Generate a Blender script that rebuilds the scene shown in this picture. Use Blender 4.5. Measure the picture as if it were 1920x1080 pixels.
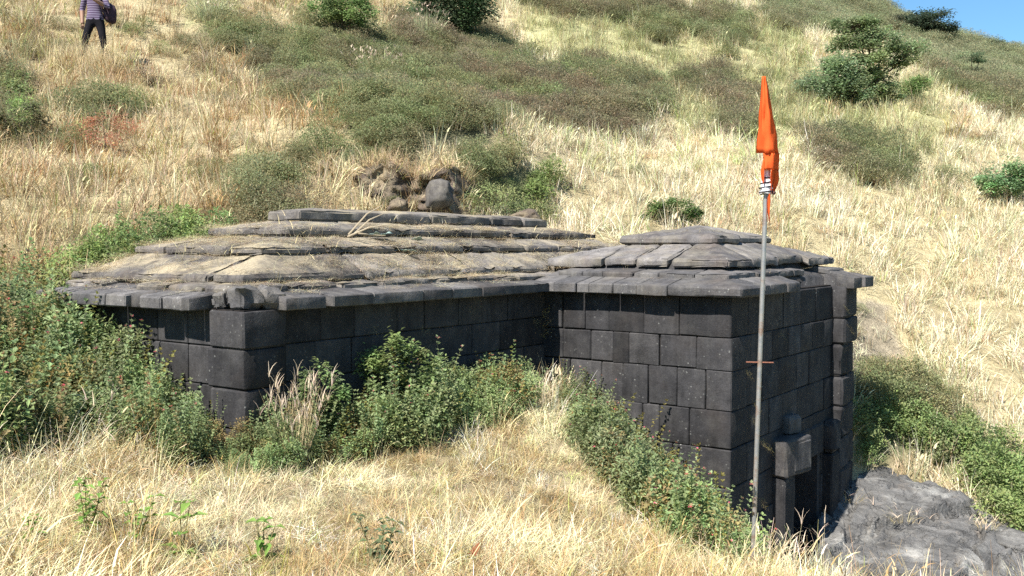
import bpy, bmesh, math, random
import numpy as np
from mathutils import Vector, Matrix

R = math.radians
SC = bpy.context.scene
for o in list(bpy.data.objects):
    bpy.data.objects.remove(o)

# ------------------------------------------------------------------ camera, sky, sun, exposure
PITCH = math.atan(80 / 1800)
cam = bpy.data.cameras.new('camera')
cam.sensor_width = 36.0
cam.lens = 33.75
cam.clip_start = 0.05
cam.clip_end = 2000
camo = bpy.data.objects.new('camera', cam)
SC.collection.objects.link(camo)
camo.location = (0, 0, 0)
camo.rotation_euler = (R(90) - PITCH, 0, 0)
SC.camera = camo

SUN_EL, SUN_AZ = 51.0, 217.0            # azimuth clockwise from +Y: behind the camera, to its left
world = bpy.data.worlds.new('World')
SC.world = world
world.use_nodes = True
wn = world.node_tree
for n in list(wn.nodes):
    wn.nodes.remove(n)
sky = wn.nodes.new('ShaderNodeTexSky')
sky.sky_type = 'NISHITA'
sky.sun_disc = False
sky.sun_elevation = R(SUN_EL)
sky.sun_rotation = R(SUN_AZ)
sky.air_density = 1.0
sky.dust_density = 0.3
sky.ozone_density = 2.5
bg = wn.nodes.new('ShaderNodeBackground')
bg.inputs['Strength'].default_value = 0.066
wo = wn.nodes.new('ShaderNodeOutputWorld')
tint = wn.nodes.new('ShaderNodeMix')
tint.data_type = 'RGBA'
tint.blend_type = 'MULTIPLY'
tint.inputs[0].default_value = 1.0
tint.inputs[7].default_value = (0.70, 1.0, 1.12, 1)
wn.links.new(sky.outputs[0], tint.inputs[6])
wn.links.new(tint.outputs[2], bg.inputs['Color'])
wn.links.new(bg.outputs[0], wo.inputs['Surface'])

sund = bpy.data.lights.new('sun', 'SUN')
sund.energy = 5.0
sund.angle = R(0.5)
sund.color = (1.0, 0.955, 0.885)
suno = bpy.data.objects.new('sun', sund)
SC.collection.objects.link(suno)
_s = Vector((math.cos(R(SUN_EL)) * math.sin(R(SUN_AZ)), math.cos(R(SUN_EL)) * math.cos(R(SUN_AZ)), math.sin(R(SUN_EL))))
suno.rotation_euler = _s.to_track_quat('Z', 'Y').to_euler()
suno.location = (-20, -20, 40)

SC.view_settings.view_transform = 'Standard'
SC.view_settings.look = 'None'
SC.view_settings.exposure = 1.2
SC.view_settings.gamma = 1.0
SC.view_settings.use_curve_mapping = False
SC.render.engine = 'CYCLES'
SC.cycles.max_bounces = 5
SC.cycles.diffuse_bounces = 2
SC.cycles.glossy_bounces = 2
SC.cycles.transmission_bounces = 3
SC.cycles.use_denoising = False

# ------------------------------------------------------------------ helpers
rng = np.random.default_rng(7)
random.seed(7)
CA, SA = math.cos(PITCH), math.sin(PITCH)


def pt(px, py, Y):
    """the place in the scene seen at photograph pixel (px, py), Y metres ahead"""
    dx, dy = (px - 960) / 1800.0, (540 - py) / 1800.0
    d = np.array([dx, CA + dy * SA, -SA + dy * CA])
    return d * (Y / d[1])


def proj(P):
    P = np.asarray(P, float)
    f = P[:, 1] * CA - P[:, 2] * SA
    u = P[:, 1] * SA + P[:, 2] * CA
    f = np.where(np.abs(f) < 1e-3, 1e-3, f)
    return 960 + 1800 * P[:, 0] / f, 540 - 1800 * u / f, f


def _hash(ix, iy, iz, seed):
    h = (ix.astype(np.int64) * 374761393 + iy.astype(np.int64) * 668265263 + iz.astype(np.int64) * 2147483029 + seed * 974711) & 0xFFFFFFFF
    h = ((h ^ (h >> 13)) * 1274126177) & 0xFFFFFFFF
    h = (h ^ (h >> 16)) & 0xFFFFFFFF
    return h / 4294967295.0 * 2 - 1


def vnoise(P, seed=0):
    P = np.asarray(P, float)
    i = np.floor(P).astype(np.int64)
    f = P - i
    f = f * f * f * (f * (f * 6 - 15) + 10)
    out = 0
    for a in (0, 1):
        for b in (0, 1):
            for c in (0, 1):
                w = (f[:, 0] if a else 1 - f[:, 0]) * (f[:, 1] if b else 1 - f[:, 1]) * (f[:, 2] if c else 1 - f[:, 2])
                out = out + w * _hash(i[:, 0] + a, i[:, 1] + b, i[:, 2] + c, seed)
    return out


def fbm(P, octv=4, seed=0, gain=0.5):
    P = np.asarray(P, float)
    a, s, tot = 1.0, 0, 0
    for k in range(octv):
        s = s + a * vnoise(P * (2.03 ** k) + 17.3 * k, seed + k)
        tot += a
        a *= gain
    return s / tot


def fbm2(X, Y, scale, octv=4, seed=0):
    return fbm(np.stack([X * scale, Y * scale, np.full_like(X, 0.37)], 1), octv, seed)


def pip(px, py, poly):
    poly = np.asarray(poly, float)
    inside = np.zeros(len(px), bool)
    n = len(poly)
    for i in range(n):
        x0, y0 = poly[i]
        x1, y1 = poly[(i + 1) % n]
        c = ((y0 > py) != (y1 > py))
        with np.errstate(divide='ignore', invalid='ignore'):
            xi = (x1 - x0) * (py - y0) / (y1 - y0 + 1e-12) + x0
        inside ^= c & (px < xi)
    return inside


def new_mesh(name, verts, faces, mats=(), smooth=False, colors=None, fmat=None):
    me = bpy.data.meshes.new(name)
    me.from_pydata([tuple(v) for v in np.asarray(verts).tolist()], [], faces if isinstance(faces, list) else faces.tolist())
    for m in mats:
        me.materials.append(m)
    if smooth:
        me.polygons.foreach_set('use_smooth', np.ones(len(me.polygons), bool))
    if colors is not None:
        ca = me.color_attributes.new('tone', 'FLOAT_COLOR', 'POINT')
        c = np.ones((len(me.vertices), 4), np.float32)
        c[:, :3] = colors
        ca.data.foreach_set('color', c.ravel())
    if fmat is not None:
        me.polygons.foreach_set('material_index', np.asarray(fmat, np.int32))
    me.update()
    return me


def link(name, me, parent=None, loc=None):
    o = bpy.data.objects.new(name, me)
    SC.collection.objects.link(o)
    if parent is not None:
        o.parent = parent
    if loc is not None:
        o.location = loc
    return o


def tag(o, label=None, cat=None, group=None, kind=None):
    if label: o['label'] = label
    if cat: o['category'] = cat
    if group: o['group'] = group
    if kind: o['kind'] = kind
    return o


def thing(name, label, cat, loc, rz=0, group=None):
    o = bpy.data.objects.new(name, None)
    SC.collection.objects.link(o)
    o.location = loc
    o.rotation_euler = (0, 0, rz)
    o.empty_display_size = 0.2
    return tag(o, label, cat, group)


# ------------------------------------------------------------------ materials
class NT:
    def __init__(self, name):
        self.m = bpy.data.materials.new(name)
        self.m.use_nodes = True
        self.t = self.m.node_tree
        for n in list(self.t.nodes):
            self.t.nodes.remove(n)

    def n(self, typ, **kw):
        nd = self.t.nodes.new(typ)
        for k, v in kw.items():
            if k in nd.inputs.keys() if isinstance(k, str) else False:
                nd.inputs[k].default_value = v
            else:
                setattr(nd, k, v)
        return nd

    def l(self, a, b):
        self.t.links.new(a, b)

    def noise(self, vec, scale, detail=5, rough=0.6):
        n = self.t.nodes.new('ShaderNodeTexNoise')
        n.inputs['Scale'].default_value = scale
        n.inputs['Detail'].default_value = detail
        n.inputs['Roughness'].default_value = rough
        if vec is not None: self.l(vec, n.inputs['Vector'])
        return n.outputs['Fac']

    def ramp(self, fac, stops):
        r = self.t.nodes.new('ShaderNodeValToRGB')
        e = r.color_ramp.elements
        while len(e) < len(stops): e.new(0.5)
        for el, (p, c) in zip(e, stops):
            el.position = p
            el.color = (c[0], c[1], c[2], 1) if not np.isscalar(c) else (c, c, c, 1)
        self.l(fac, r.inputs[0])
        return r.outputs[0]

    def mix(self, fac, a, b, blend='MIX'):
        m = self.t.nodes.new('ShaderNodeMix')
        m.data_type = 'RGBA'
        m.blend_type = blend
        for sock, v in ((m.inputs[0], fac), (m.inputs[6], a), (m.inputs[7], b)):
            if hasattr(v, 'links'): self.l(v, sock)
            elif np.isscalar(v): sock.default_value = v
            else: sock.default_value = (v[0], v[1], v[2], 1)
        return m.outputs[2]

    def math(self, op, a, b=None, c=None):
        m = self.t.nodes.new('ShaderNodeMath')
        m.operation = op
        for s, v in zip(m.inputs, (a, b, c)):
            if v is None: continue
            if hasattr(v, 'links'): self.l(v, s)
            else: s.default_value = v
        return m.outputs[0]

    def attr(self, name, typ='GEOMETRY'):
        a = self.t.nodes.new('ShaderNodeAttribute')
        a.attribute_name = name
        a.attribute_type = typ
        return a.outputs['Color']

    def bump(self, h, strength=0.5, dist=0.01, normal=None):
        b = self.t.nodes.new('ShaderNodeBump')
        b.inputs['Strength'].default_value = strength
        b.inputs['Distance'].default_value = dist
        self.l(h, b.inputs['Height'])
        if normal is not None: self.l(normal, b.inputs['Normal'])
        return b.outputs[0]

    def principled(self, col, rough=0.9, spec=0.3, normal=None, metallic=0.0):
        p = self.t.nodes.new('ShaderNodeBsdfPrincipled')
        if hasattr(col, 'links'): self.l(col, p.inputs['Base Color'])
        else: p.inputs['Base Color'].default_value = (*col, 1)
        if hasattr(rough, 'links'): self.l(rough, p.inputs['Roughness'])
        else: p.inputs['Roughness'].default_value = rough
        p.inputs['Specular IOR Level'].default_value = spec
        p.inputs['Metallic'].default_value = metallic
        if normal is not None: self.l(normal, p.inputs['Normal'])
        return p.outputs[0]

    def out(self, sh):
        o = self.t.nodes.new('ShaderNodeOutputMaterial')
        self.l(sh, o.inputs['Surface'])
        return self.m

    def pos(self):
        g = self.t.nodes.new('ShaderNodeNewGeometry')
        return g.outputs['Position']

    def rnd(self):
        return self.t.nodes.new('ShaderNodeObjectInfo').outputs['Random']


def stone_mat(name, dark, light, speck, dust, dust_amt, litter=None):
    t = NT(name)
    p = t.pos()
    c = t.ramp(t.noise(p, 7.0, 8, 0.65), [(0.3, dark), (0.7, light)])
    fine = t.noise(p, 85.0, 3, 0.7)
    c = t.mix(0.55, c, t.ramp(fine, [(0.35, 0.45), (0.7, 1.5)]), 'MULTIPLY')
    # each stone has its own tone
    c = t.mix(1.0, c, t.ramp(t.rnd(), [(0.0, (0.62, 0.61, 0.62)), (0.5, (1.0, 0.99, 0.99)), (1.0, (1.45, 1.41, 1.36))]), 'MULTIPLY')
    # brownish weather stain and pale dust in patches
    c = t.mix(t.ramp(t.noise(p, 2.3, 6, 0.6), [(0.5, 0.0), (0.75, 0.5)]), c, (dark[0] * 1.6, dark[1] * 1.25, dark[2] * 0.95))
    c = t.mix(t.ramp(t.noise(p, 4.1, 9, 0.72), [(0.5 - 0.1 * dust_amt, 0.0), (0.78, dust_amt)]), c, dust)
    mp = t.t.nodes.new('ShaderNodeMapping')
    mp.inputs['Scale'].default_value = (9.0, 9.0, 0.8)
    t.l(p, mp.inputs['Vector'])
    c = t.mix(0.55, c, t.ramp(t.noise(mp.outputs[0], 1.0, 6, 0.65), [(0.32, 0.5), (0.5, 1.0), (0.68, 1.4)]), 'MULTIPLY')
    # lichen specks
    v = t.t.nodes.new('ShaderNodeTexVoronoi')
    v.inputs['Scale'].default_value = 22
    v.inputs['Randomness'].default_value = 1.0
    t.l(p, v.inputs['Vector'])
    sp = t.ramp(v.outputs['Distance'], [(0.07, 1.0), (0.22, 0.0)])
    pm = t.ramp(t.noise(p, 3.3, 5, 0.6), [(0.52, 0.0), (0.66, 1.0)])
    c = t.mix(t.math('MULTIPLY', t.math('MULTIPLY', sp, pm), 0.62), c, speck)
    if litter:          # rotted straw and dust lying in patches
        lm = t.ramp(t.noise(p, 1.7, 9, 0.68), [(0.47, 0.0), (0.60, 0.9)])
        lc = t.mix(0.8, litter, t.ramp(t.noise(p, 48, 5, 0.8), [(0.3, 0.35), (0.7, 1.7)]), 'MULTIPLY')
        up = t.t.nodes.new('ShaderNodeSeparateXYZ')
        gn = t.t.nodes.new('ShaderNodeNewGeometry')
        t.l(gn.outputs['True Normal'], up.inputs[0])
        flat_ = t.ramp(up.outputs['Z'], [(0.80, 0.0), (0.93, 1.0)])
        c = t.mix(t.math('MULTIPLY', lm, flat_), c, lc)
    # pitted relief
    v2 = t.t.nodes.new('ShaderNodeTexVoronoi')
    v2.inputs['Scale'].default_value = 55
    t.l(p, v2.inputs['Vector'])
    pits = t.ramp(v2.outputs['Distance'], [(0.05, 0.0), (0.3, 1.0)])
    nb = t.bump(pits, 0.35, 0.004)
    nb = t.bump(t.noise(p, 24.0, 8, 0.7), 0.6, 0.012, nb)
    return t.out(t.principled(c, 0.88, 0.25, nb))


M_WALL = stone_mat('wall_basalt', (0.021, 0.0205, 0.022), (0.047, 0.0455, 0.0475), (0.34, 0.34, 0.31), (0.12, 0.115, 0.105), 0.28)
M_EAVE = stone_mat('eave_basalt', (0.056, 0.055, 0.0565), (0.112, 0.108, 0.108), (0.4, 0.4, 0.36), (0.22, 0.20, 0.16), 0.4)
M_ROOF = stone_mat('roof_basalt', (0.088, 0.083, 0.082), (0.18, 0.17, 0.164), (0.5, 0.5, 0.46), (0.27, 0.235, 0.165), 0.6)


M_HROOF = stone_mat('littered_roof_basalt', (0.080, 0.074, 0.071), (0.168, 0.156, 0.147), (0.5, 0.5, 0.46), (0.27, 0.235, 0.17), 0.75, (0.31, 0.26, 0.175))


def mat_soil():
    t = NT('roof_soil')
    p = t.pos()
    c = t.ramp(t.noise(p, 6, 8, 0.7), [(0.3, (0.09, 0.07, 0.05)), (0.5, (0.20, 0.155, 0.09)), (0.7, (0.34, 0.265, 0.14))])
    c = t.mix(0.6, c, t.ramp(t.noise(p, 70, 4, 0.7), [(0.3, 0.4), (0.7, 1.5)]), 'MULTIPLY')
    nb = t.bump(t.noise(p, 40, 6, 0.75), 0.9, 0.02)
    return t.out(t.principled(c, 0.95, 0.1, nb))


M_SOIL = mat_soil()


def mat_mortar():
    t = NT('dark_mortar')
    p = t.pos()
    c = t.ramp(t.noise(p, 12, 6, 0.7), [(0.3, (0.012, 0.011, 0.011)), (0.7, (0.035, 0.03, 0.027))])
    return t.out(t.principled(c, 0.95, 0.1, t.bump(t.noise(p, 40, 5, 0.7), 0.8, 0.01)))


M_MORTAR = mat_mortar()


def mat_rock(name, dark, light, pale, rust):
    t = NT(name)
    p = t.pos()
    c = t.ramp(t.noise(p, 1.6, 9, 0.68), [(0.3, dark), (0.68, light)])
    w = t.t.nodes.new('ShaderNodeTexNoise')
    w.inputs['Scale'].default_value = 2.6
    w.inputs['Detail'].default_value = 7
    w.inputs['Distortion'].default_value = 0.2
    t.l(p, w.inputs['Vector'])
    c = t.mix(t.ramp(w.outputs['Fac'], [(0.52, 0.0), (0.7, 0.85)]), c, pale)
    c = t.mix(t.ramp(t.noise(p, 3.1, 8, 0.7), [(0.56, 0.0), (0.74, 0.6)]), c, rust)
    c = t.mix(0.5, c, t.ramp(t.noise(p, 60, 4, 0.7), [(0.3, 0.5), (0.7, 1.4)]), 'MULTIPLY')
    mp = t.t.nodes.new('ShaderNodeMapping')
    mp.vector_type = 'TEXTURE'
    mp.inputs['Rotation'].default_value = (0.0, 0.2, -0.55)
    mp.inputs['Scale'].default_value = (0.7, 0.13, 0.2)
    t.l(p, mp.inputs['Vector'])
    st = t.noise(mp.outputs[0], 1.0, 8, 0.7)
    c = t.mix(0.6, c, t.ramp(st, [(0.36, 0.55), (0.5, 1.0), (0.64, 1.5)]), 'MULTIPLY')
    vc = t.t.nodes.new('ShaderNodeTexVoronoi')
    vc.feature = 'DISTANCE_TO_EDGE'
    vc.inputs['Scale'].default_value = 2.2
    wv = t.t.nodes.new('ShaderNodeVectorMath'); wv.operation = 'ADD'
    nz = t.t.nodes.new('ShaderNodeTexNoise'); nz.inputs['Scale'].default_value = 2.5; nz.inputs['Detail'].default_value = 5
    t.l(p, nz.inputs['Vector']); t.l(p, wv.inputs[0]); t.l(nz.outputs['Color'], wv.inputs[1])
    t.l(wv.outputs[0], vc.inputs['Vector'])
    crack = t.ramp(vc.outputs['Distance'], [(0.0, 0.0), (0.03, 1.0)])
    nb = t.bump(t.noise(p, 9, 10, 0.72), 0.9, 0.05)
    nb = t.bump(crack, 0.7, 0.03, nb)
    nb = t.bump(t.noise(p, 45, 6, 0.75), 0.6, 0.012, nb)
    return t.out(t.principled(c, 0.85, 0.3, nb))


M_BED = mat_rock('bedrock', (0.075, 0.073, 0.07), (0.16, 0.155, 0.148), (0.34, 0.33, 0.305), (0.2, 0.155, 0.115))
M_BOULDER = mat_rock('boulder_rock', (0.055, 0.047, 0.042), (0.12, 0.105, 0.092), (0.26, 0.235, 0.2), (0.17, 0.125, 0.08))


def mat_ground():
    t = NT('hillside_soil')
    p = t.pos()
    c = t.attr('tone')
    c = t.mix(0.85, c, t.ramp(t.noise(p, 2.2, 9, 0.72), [(0.28, 0.45), (0.5, 0.95), (0.72, 1.45)]), 'MULTIPLY')
    c = t.mix(0.8, c, t.ramp(t.noise(p, 22, 6, 0.75), [(0.3, 0.4), (0.7, 1.5)]), 'MULTIPLY')
    nb = t.bump(t.noise(p, 14, 9, 0.75), 1.0, 0.08)
    return t.out(t.principled(c, 0.95, 0.05, nb))


M_GROUND = mat_ground()


def mat_leaf(name, trans=0.3, gloss=0.0, inst=True):
    """colour = the plant's own colour x the tone of the leaf or blade"""
    t = NT(name)
    tone = t.attr('tone')
    if inst:
        c = t.mix(1.0, t.attr('col', 'INSTANCER'), tone, 'MULTIPLY')
    else:
        c = tone
    d = t.t.nodes.new('ShaderNodeBsdfDiffuse')
    t.l(c, d.inputs[0])
    tr = t.t.nodes.new('ShaderNodeBsdfTranslucent')
    t.l(c, tr.inputs[0])
    m = t.t.nodes.new('ShaderNodeMixShader')
    m.inputs[0].default_value = trans
    t.l(d.outputs[0], m.inputs[1])
    t.l(tr.outputs[0], m.inputs[2])
    sh = m.outputs[0]
    if gloss > 0:
        g = t.t.nodes.new('ShaderNodeBsdfGlossy')
        g.inputs['Roughness'].default_value = 0.45
        g.inputs[0].default_value = (1, 1, 1, 1)
        m2 = t.t.nodes.new('ShaderNodeMixShader')
        m2.inputs[0].default_value = gloss
        t.l(sh, m2.inputs[1])
        t.l(g.outputs[0], m2.inputs[2])
        sh = m2.outputs[0]
    return t.out(sh)


M_GRASS = mat_leaf('dry_grass_blade', 0.3)
M_LEAF = mat_leaf('leaf_scattered', 0.45)
M_LEAF1 = mat_leaf('leaf_single', 0.4, inst=False)
M_STRAW1 = mat_leaf('straw_single', 0.3, inst=False)


def plain(name, col, rough=0.7, spec=0.3, var=0.25, scale=20, bumpd=0.003, metallic=0.0):
    t = NT(name)
    p = t.pos()
    c = t.mix(1.0, col, t.ramp(t.noise(p, scale, 6, 0.65), [(0.3, 1 - var), (0.7, 1 + var)]), 'MULTIPLY')
    return t.out(t.principled(c, rough, spec, t.bump(t.noise(p, scale * 3, 5, 0.6), 0.4, bumpd), metallic))


M_BARK = plain('bark', (0.085, 0.06, 0.045), 0.95, 0.1, 0.5, 14, 0.01)
M_FLAG = None

# ------------------------------------------------------------------ temple frame: v runs along the hall, u across it
A0 = np.array([-1.936, 6.9])
UD = np.array([-0.813, 0.5823])
VD = np.array([0.5823, 0.813])
FLOOR = -4.0


def W(u, v, z):
    u, v, z = np.broadcast_arrays(np.asarray(u, float), np.asarray(v, float), np.asarray(z, float))
    return np.stack([A0[0] + u * UD[0] + v * VD[0], A0[1] + u * UD[1] + v * VD[1], z], -1)


def uv_of(X, Y):
    dx, dy = X - A0[0], Y - A0[1]
    return dx * UD[0] + dy * UD[1], dx * VD[0] + dy * VD[1]


PU, PV = -2.03, 4.04        # the porch corner nearest the camera, in the hall's frame


def v_at(px, u):            # v of the point of line u = const seen at column px
    k = (px - 960) / 1800.0
    return (k * (A0[1] + u * UD[1]) - (A0[0] + u * UD[0])) / (VD[0] - k * VD[1])


def u_at(px, v):
    k = (px - 960) / 1800.0
    return (k * (A0[1] + v * VD[1]) - (A0[0] + v * VD[0])) / (UD[0] - k * UD[1])


# ------------------------------------------------------------------ the ground: a smooth sheet through surveyed points
CP = []


def g(px, py, Y):
    CP.append(tuple(pt(px, py, Y)))


def gw(x, y, z):
    CP.append((x, y, z))


def guv(u, v, z):
    q = W(u, v, z)
    CP.append((q[0], q[1], z))


for q in [(0, 0, -1.62), (-3, 0, -1.35), (3, 0, -1.85), (0, -5, -1.5), (-8, -5, -0.6), (8, -5, -2.8), (-2, 3, -1.5), (2, 3, -1.75), (5, 3, -2.3)]:
    gw(*q)
for q in [(100, 1000, 5.0), (700, 1085, 4.7), (1200, 1090, 5.2), (1411, 1105, 5.9), (1600, 1145, 6.2), (1900, 1240, 6.5),
          (0, 860, 6.2), (300, 880, 6.2), (600, 868, 7.0), (900, 850, 7.6), (1060, 815, 8.4), (1000, 745, 9.6), (1150, 890, 7.9),
          (1260, 985, 7.7), (1350, 1075, 7.6), (1500, 1180, 7.0), (1650, 1250, 7.6),
          (0, 640, 7.8), (100, 640, 8.0), (-150, 600, 8.0)]:
    g(*q)
for q in [(0.0, -0.35, -1.42), (0.6, -0.35, -1.36), (1.5, -0.4, -1.2), (2.6, -0.4, -1.0), (-0.5, 1.0, -1.5), (-0.5, 2.5, -1.55), (-0.4, 3.6, -1.5),
          (PU, PV - 0.4, -2.9), (PU + 1.0, PV - 0.4, -2.1), (PU + 1.9, PV - 0.4, -1.55), (PU - 0.7, PV + 0.3, -3.3),
          (PU - 0.8, PV + 1.5, -3.95), (PU - 0.8, PV + 2.8, -3.95), (PU - 0.2, PV + 4.2, -3.0), (PU - 1.6, PV + 1.2, -3.9), (PU - 1.9, PV + 2.4, -3.6),
          (3.5, -0.2, -0.75), (3.7, 2, -0.25), (3.7, 4, 0.1), (3.8, 6, 0.35), (3.4, 8.2, 0.2), (1.5, 3.5, -1.2), (1.5, 6, -1.0), (-1, 5.8, -2.4), (0, 8.3, -0.35), (-1.2, 8.4, -1.2)]:
    guv(*q)
for q in [(1720, 1010, 11.0), (1900, 1180, 9.6), (1650, 940, 12.2), (1800, 1050, 11.0), (1800, 800, 13.5), (1920, 960, 11.5), (2100, 1000, 11.5), (2200, 1250, 9),
          (1650, 660, 15), (1900, 705, 14.5), (1700, 505, 18), (1900, 500, 18), (1880, 395, 23), (1600, 430, 18), (1450, 430, 17), (1200, 425, 15.2),
          (1100, 425, 14.8), (1300, 350, 19), (1100, 270, 21), (1500, 255, 24.5), (1750, 235, 30), (1900, 255, 30), (1600, 205, 33), (1300, 130, 34),
          (1000, 100, 34), (850, 80, 33), (640, 85, 27), (500, 150, 22), (178, 78, 21.4), (50, 200, 17), (200, 300, 14), (40, 410, 11.2), (300, 405, 12.0),
          (550, 385, 12.9), (700, 395, 13.7), (820, 400, 14.2), (820, 300, 15.1), (700, 300, 14.8), (950, 405, 14.6), (950, 320, 15.8), (560, 320, 14.6),
          (0, 0, 24), (300, 0, 25), (600, 0, 31), (900, 0, 42), (1300, 0, 48), (1500, 30, 55), (1560, 18, 70), (1640, 42, 70), (1700, 62, 70), (1800, 92, 70), (1920, 108, 70), (1750, 130, 48), (1880, 170, 44), (1500, -60, 72), (2300, 200, 66), (2500, 520, 24)]:
    g(*q)
for q in [(-60, 60, 26), (-60, 10, 9), (-30, 0, 3), (40, 0, -7), (40, -30, -9), (-40, -30, 4), (0, 75, 24), (0, 150, 26), (45, 100, 14), (75, 100, 8), (30, 105, 16),
          (100, 150, 4), (-100, 150, 40), (120, 40, -4), (100, 0, -12), (-100, 0, 20), (20, 12, -3.4), (35, 25, -1.5), (50, 45, 3), (12, 8, -3.6), (-8, 6, 0.2), (-14, 12, 2.6), (-20, 22, 6.5)]:
    gw(*q)
CP = np.array(CP)


def _tps(r2):
    return np.where(r2 > 1e-12, 0.5 * r2 * np.log(r2 + 1e-12), 0.0)


_n = len(CP)
_d2 = ((CP[:, None, :2] - CP[None, :, :2]) ** 2).sum(-1)
_K = _tps(_d2) + np.eye(_n) * 0.15
_Pm = np.c_[np.ones(_n), CP[:, :2]]
_L = np.zeros((_n + 3, _n + 3))
_L[:_n, :_n] = _K
_L[:_n, _n:] = _Pm
_L[_n:, :_n] = _Pm.T
_w = np.linalg.solve(_L, np.r_[CP[:, 2], 0, 0, 0])


def smooth(a, b, x):
    t = np.clip((x - a) / (b - a), 0, 1)
    return t * t * (3 - 2 * t)


def ground_z(X, Y, fine=True):
    X = np.asarray(X, float).ravel()
    Y = np.asarray(Y, float).ravel()
    out = np.empty_like(X)
    for i in range(0, len(X), 20000):
        x, y = X[i:i + 20000], Y[i:i + 20000]
        d2 = (x[:, None] - CP[None, :, 0]) ** 2 + (y[:, None] - CP[None, :, 1]) ** 2
        out[i:i + 20000] = _tps(d2) @ _w[:_n] + _w[_n] + _w[_n + 1] * x + _w[_n + 2] * y
    if fine:
        dist = np.hypot(X, Y)
        amp = smooth(9, 22, dist)
        out += fbm2(X, Y, 0.45, 4, 3) * (0.06 + 0.22 * amp) + fbm2(X, Y, 0.12, 3, 9) * 0.5 * smooth(18, 40, dist)
    u, v = uv_of(X, Y)
    # the ground stays out of the building
    dh = np.maximum(np.maximum(0.0 - u, u - 2.6), np.maximum(0.05 - v, v - 7.75))
    out = np.where(dh < 0, np.minimum(out, -1.9), out)
    dp = np.maximum(np.maximum((PU + 0.12) - u, u - 0.3), np.maximum((PV + 0.12) - v, v - (PV + 3.7)))
    out = np.where(dp < 0, np.minimum(out, FLOOR), out)
    return out


# vegetation map, read at the photograph's columns and rows
SHRUB = [
    [(560, 60), (700, 70), (780, 30), (900, 50), (960, 90), (1010, 145), (1050, 130), (1130, 125), (1200, 150), (1250, 185), (1240, 225), (1180, 255), (1080, 265),
     (1000, 250), (950, 235), (900, 285), (700, 290), (640, 250), (650, 185), (700, 150), (600, 110)],
    [(380, 40), (470, 60), (560, 70), (640, 110), (650, 190), (590, 212), (520, 180), (470, 110), (380, 90)],
    [(1240, 150), (1330, 135), (1425, 190), (1400, 215), (1300, 180)],
    [(1505, 265), (1600, 258), (1700, 285), (1710, 330), (1620, 345), (1515, 320)],
    [(925, -20), (1250, -10), (1300, 60), (1250, 85), (1150, 40), (1000, 22)],
    [(1290, 30), (1390, 20), (1410, 75), (1380, 100), (1300, 70)],
    [(1640, 0), (1930, 70), (1930, 235), (1850, 215), (1770, 160), (1680, 80)],
    [(1400, -10), (1660, -10), (1720, 70), (1560, 60), (1460, 50)],
    [(-80, 130), (40, 150), (60, 240), (-80, 260)],
    [(430, 385), (520, 365), (590, 385), (600, 440), (430, 450)],
    [(560, 290), (690, 280), (760, 300), (720, 330), (600, 330)],
    [(850, 305), (960, 290), (1020, 350), (1030, 415), (900, 410), (860, 360)],
    [(500, 300), (600, 300), (560, 340), (460, 380), (430, 350)],
    [(1590, 690), (1700, 700), (1790, 770), (1780, 800), (1600, 800)],
    [(1740, 320), (1830, 330), (1830, 352), (1740, 350)],
    [(1335, 225), (1410, 215), (1430, 260), (1360, 275)],
    [(130, 215), (250, 190), (260, 230), (160, 250)],
]
GREENY = [      # broad-leaved green undergrowth
    [(170, 470), (270, 435), (400, 425), (470, 440), (400, 500), (120, 560)],
    [(-200, 560), (60, 540), (150, 520), (170, 600), (-200, 660)],
    [(1620, 800), (1700, 770), (1800, 800), (1960, 880), (2000, 1040), (1900, 1010), (1800, 900), (1700, 850), (1640, 870)],
    [(1595, 760), (1660, 780), (1680, 850), (1610, 880)],
    [(950, 330), (1040, 330), (1030, 390), (970, 390)],
    [(0, 180), (40, 170), (60, 240), (20, 260)],
]
BARE = [[(1590, 560), (1680, 570), (1700, 690), (1590, 700)], [(1140, 880), (1200, 870), (1230, 960), (1150, 940)]]
YELLOWG = [[(600, 70), (660, 80), (700, 160), (740, 200), (680, 220), (640, 140)], [(980, 20), (1500, 40), (1560, 260), (1250, 250), (1240, 180), (1100, 120), (1000, 110)],
           [(1580, 150), (1760, 150), (1780, 300), (1560, 270)], [(330, -20), (460, -20), (440, 40), (350, 40)]]
NEARGREEN = [[(-250, 600), (40, 600), (110, 640), (260, 690), (350, 760), (430, 815), (490, 820), (530, 750), (590, 735), (700, 735), (800, 730), (900, 700), (1005, 690),
              (1000, 735), (970, 790), (860, 820), (730, 850), (640, 880), (500, 895), (330, 880), (200, 850), (0, 870), (-250, 900)],
             [(1035, 690), (1120, 735), (1250, 865), (1372, 975), (1395, 1090), (1290, 1050), (1180, 950), (1120, 870), (1050, 760)]]


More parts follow.
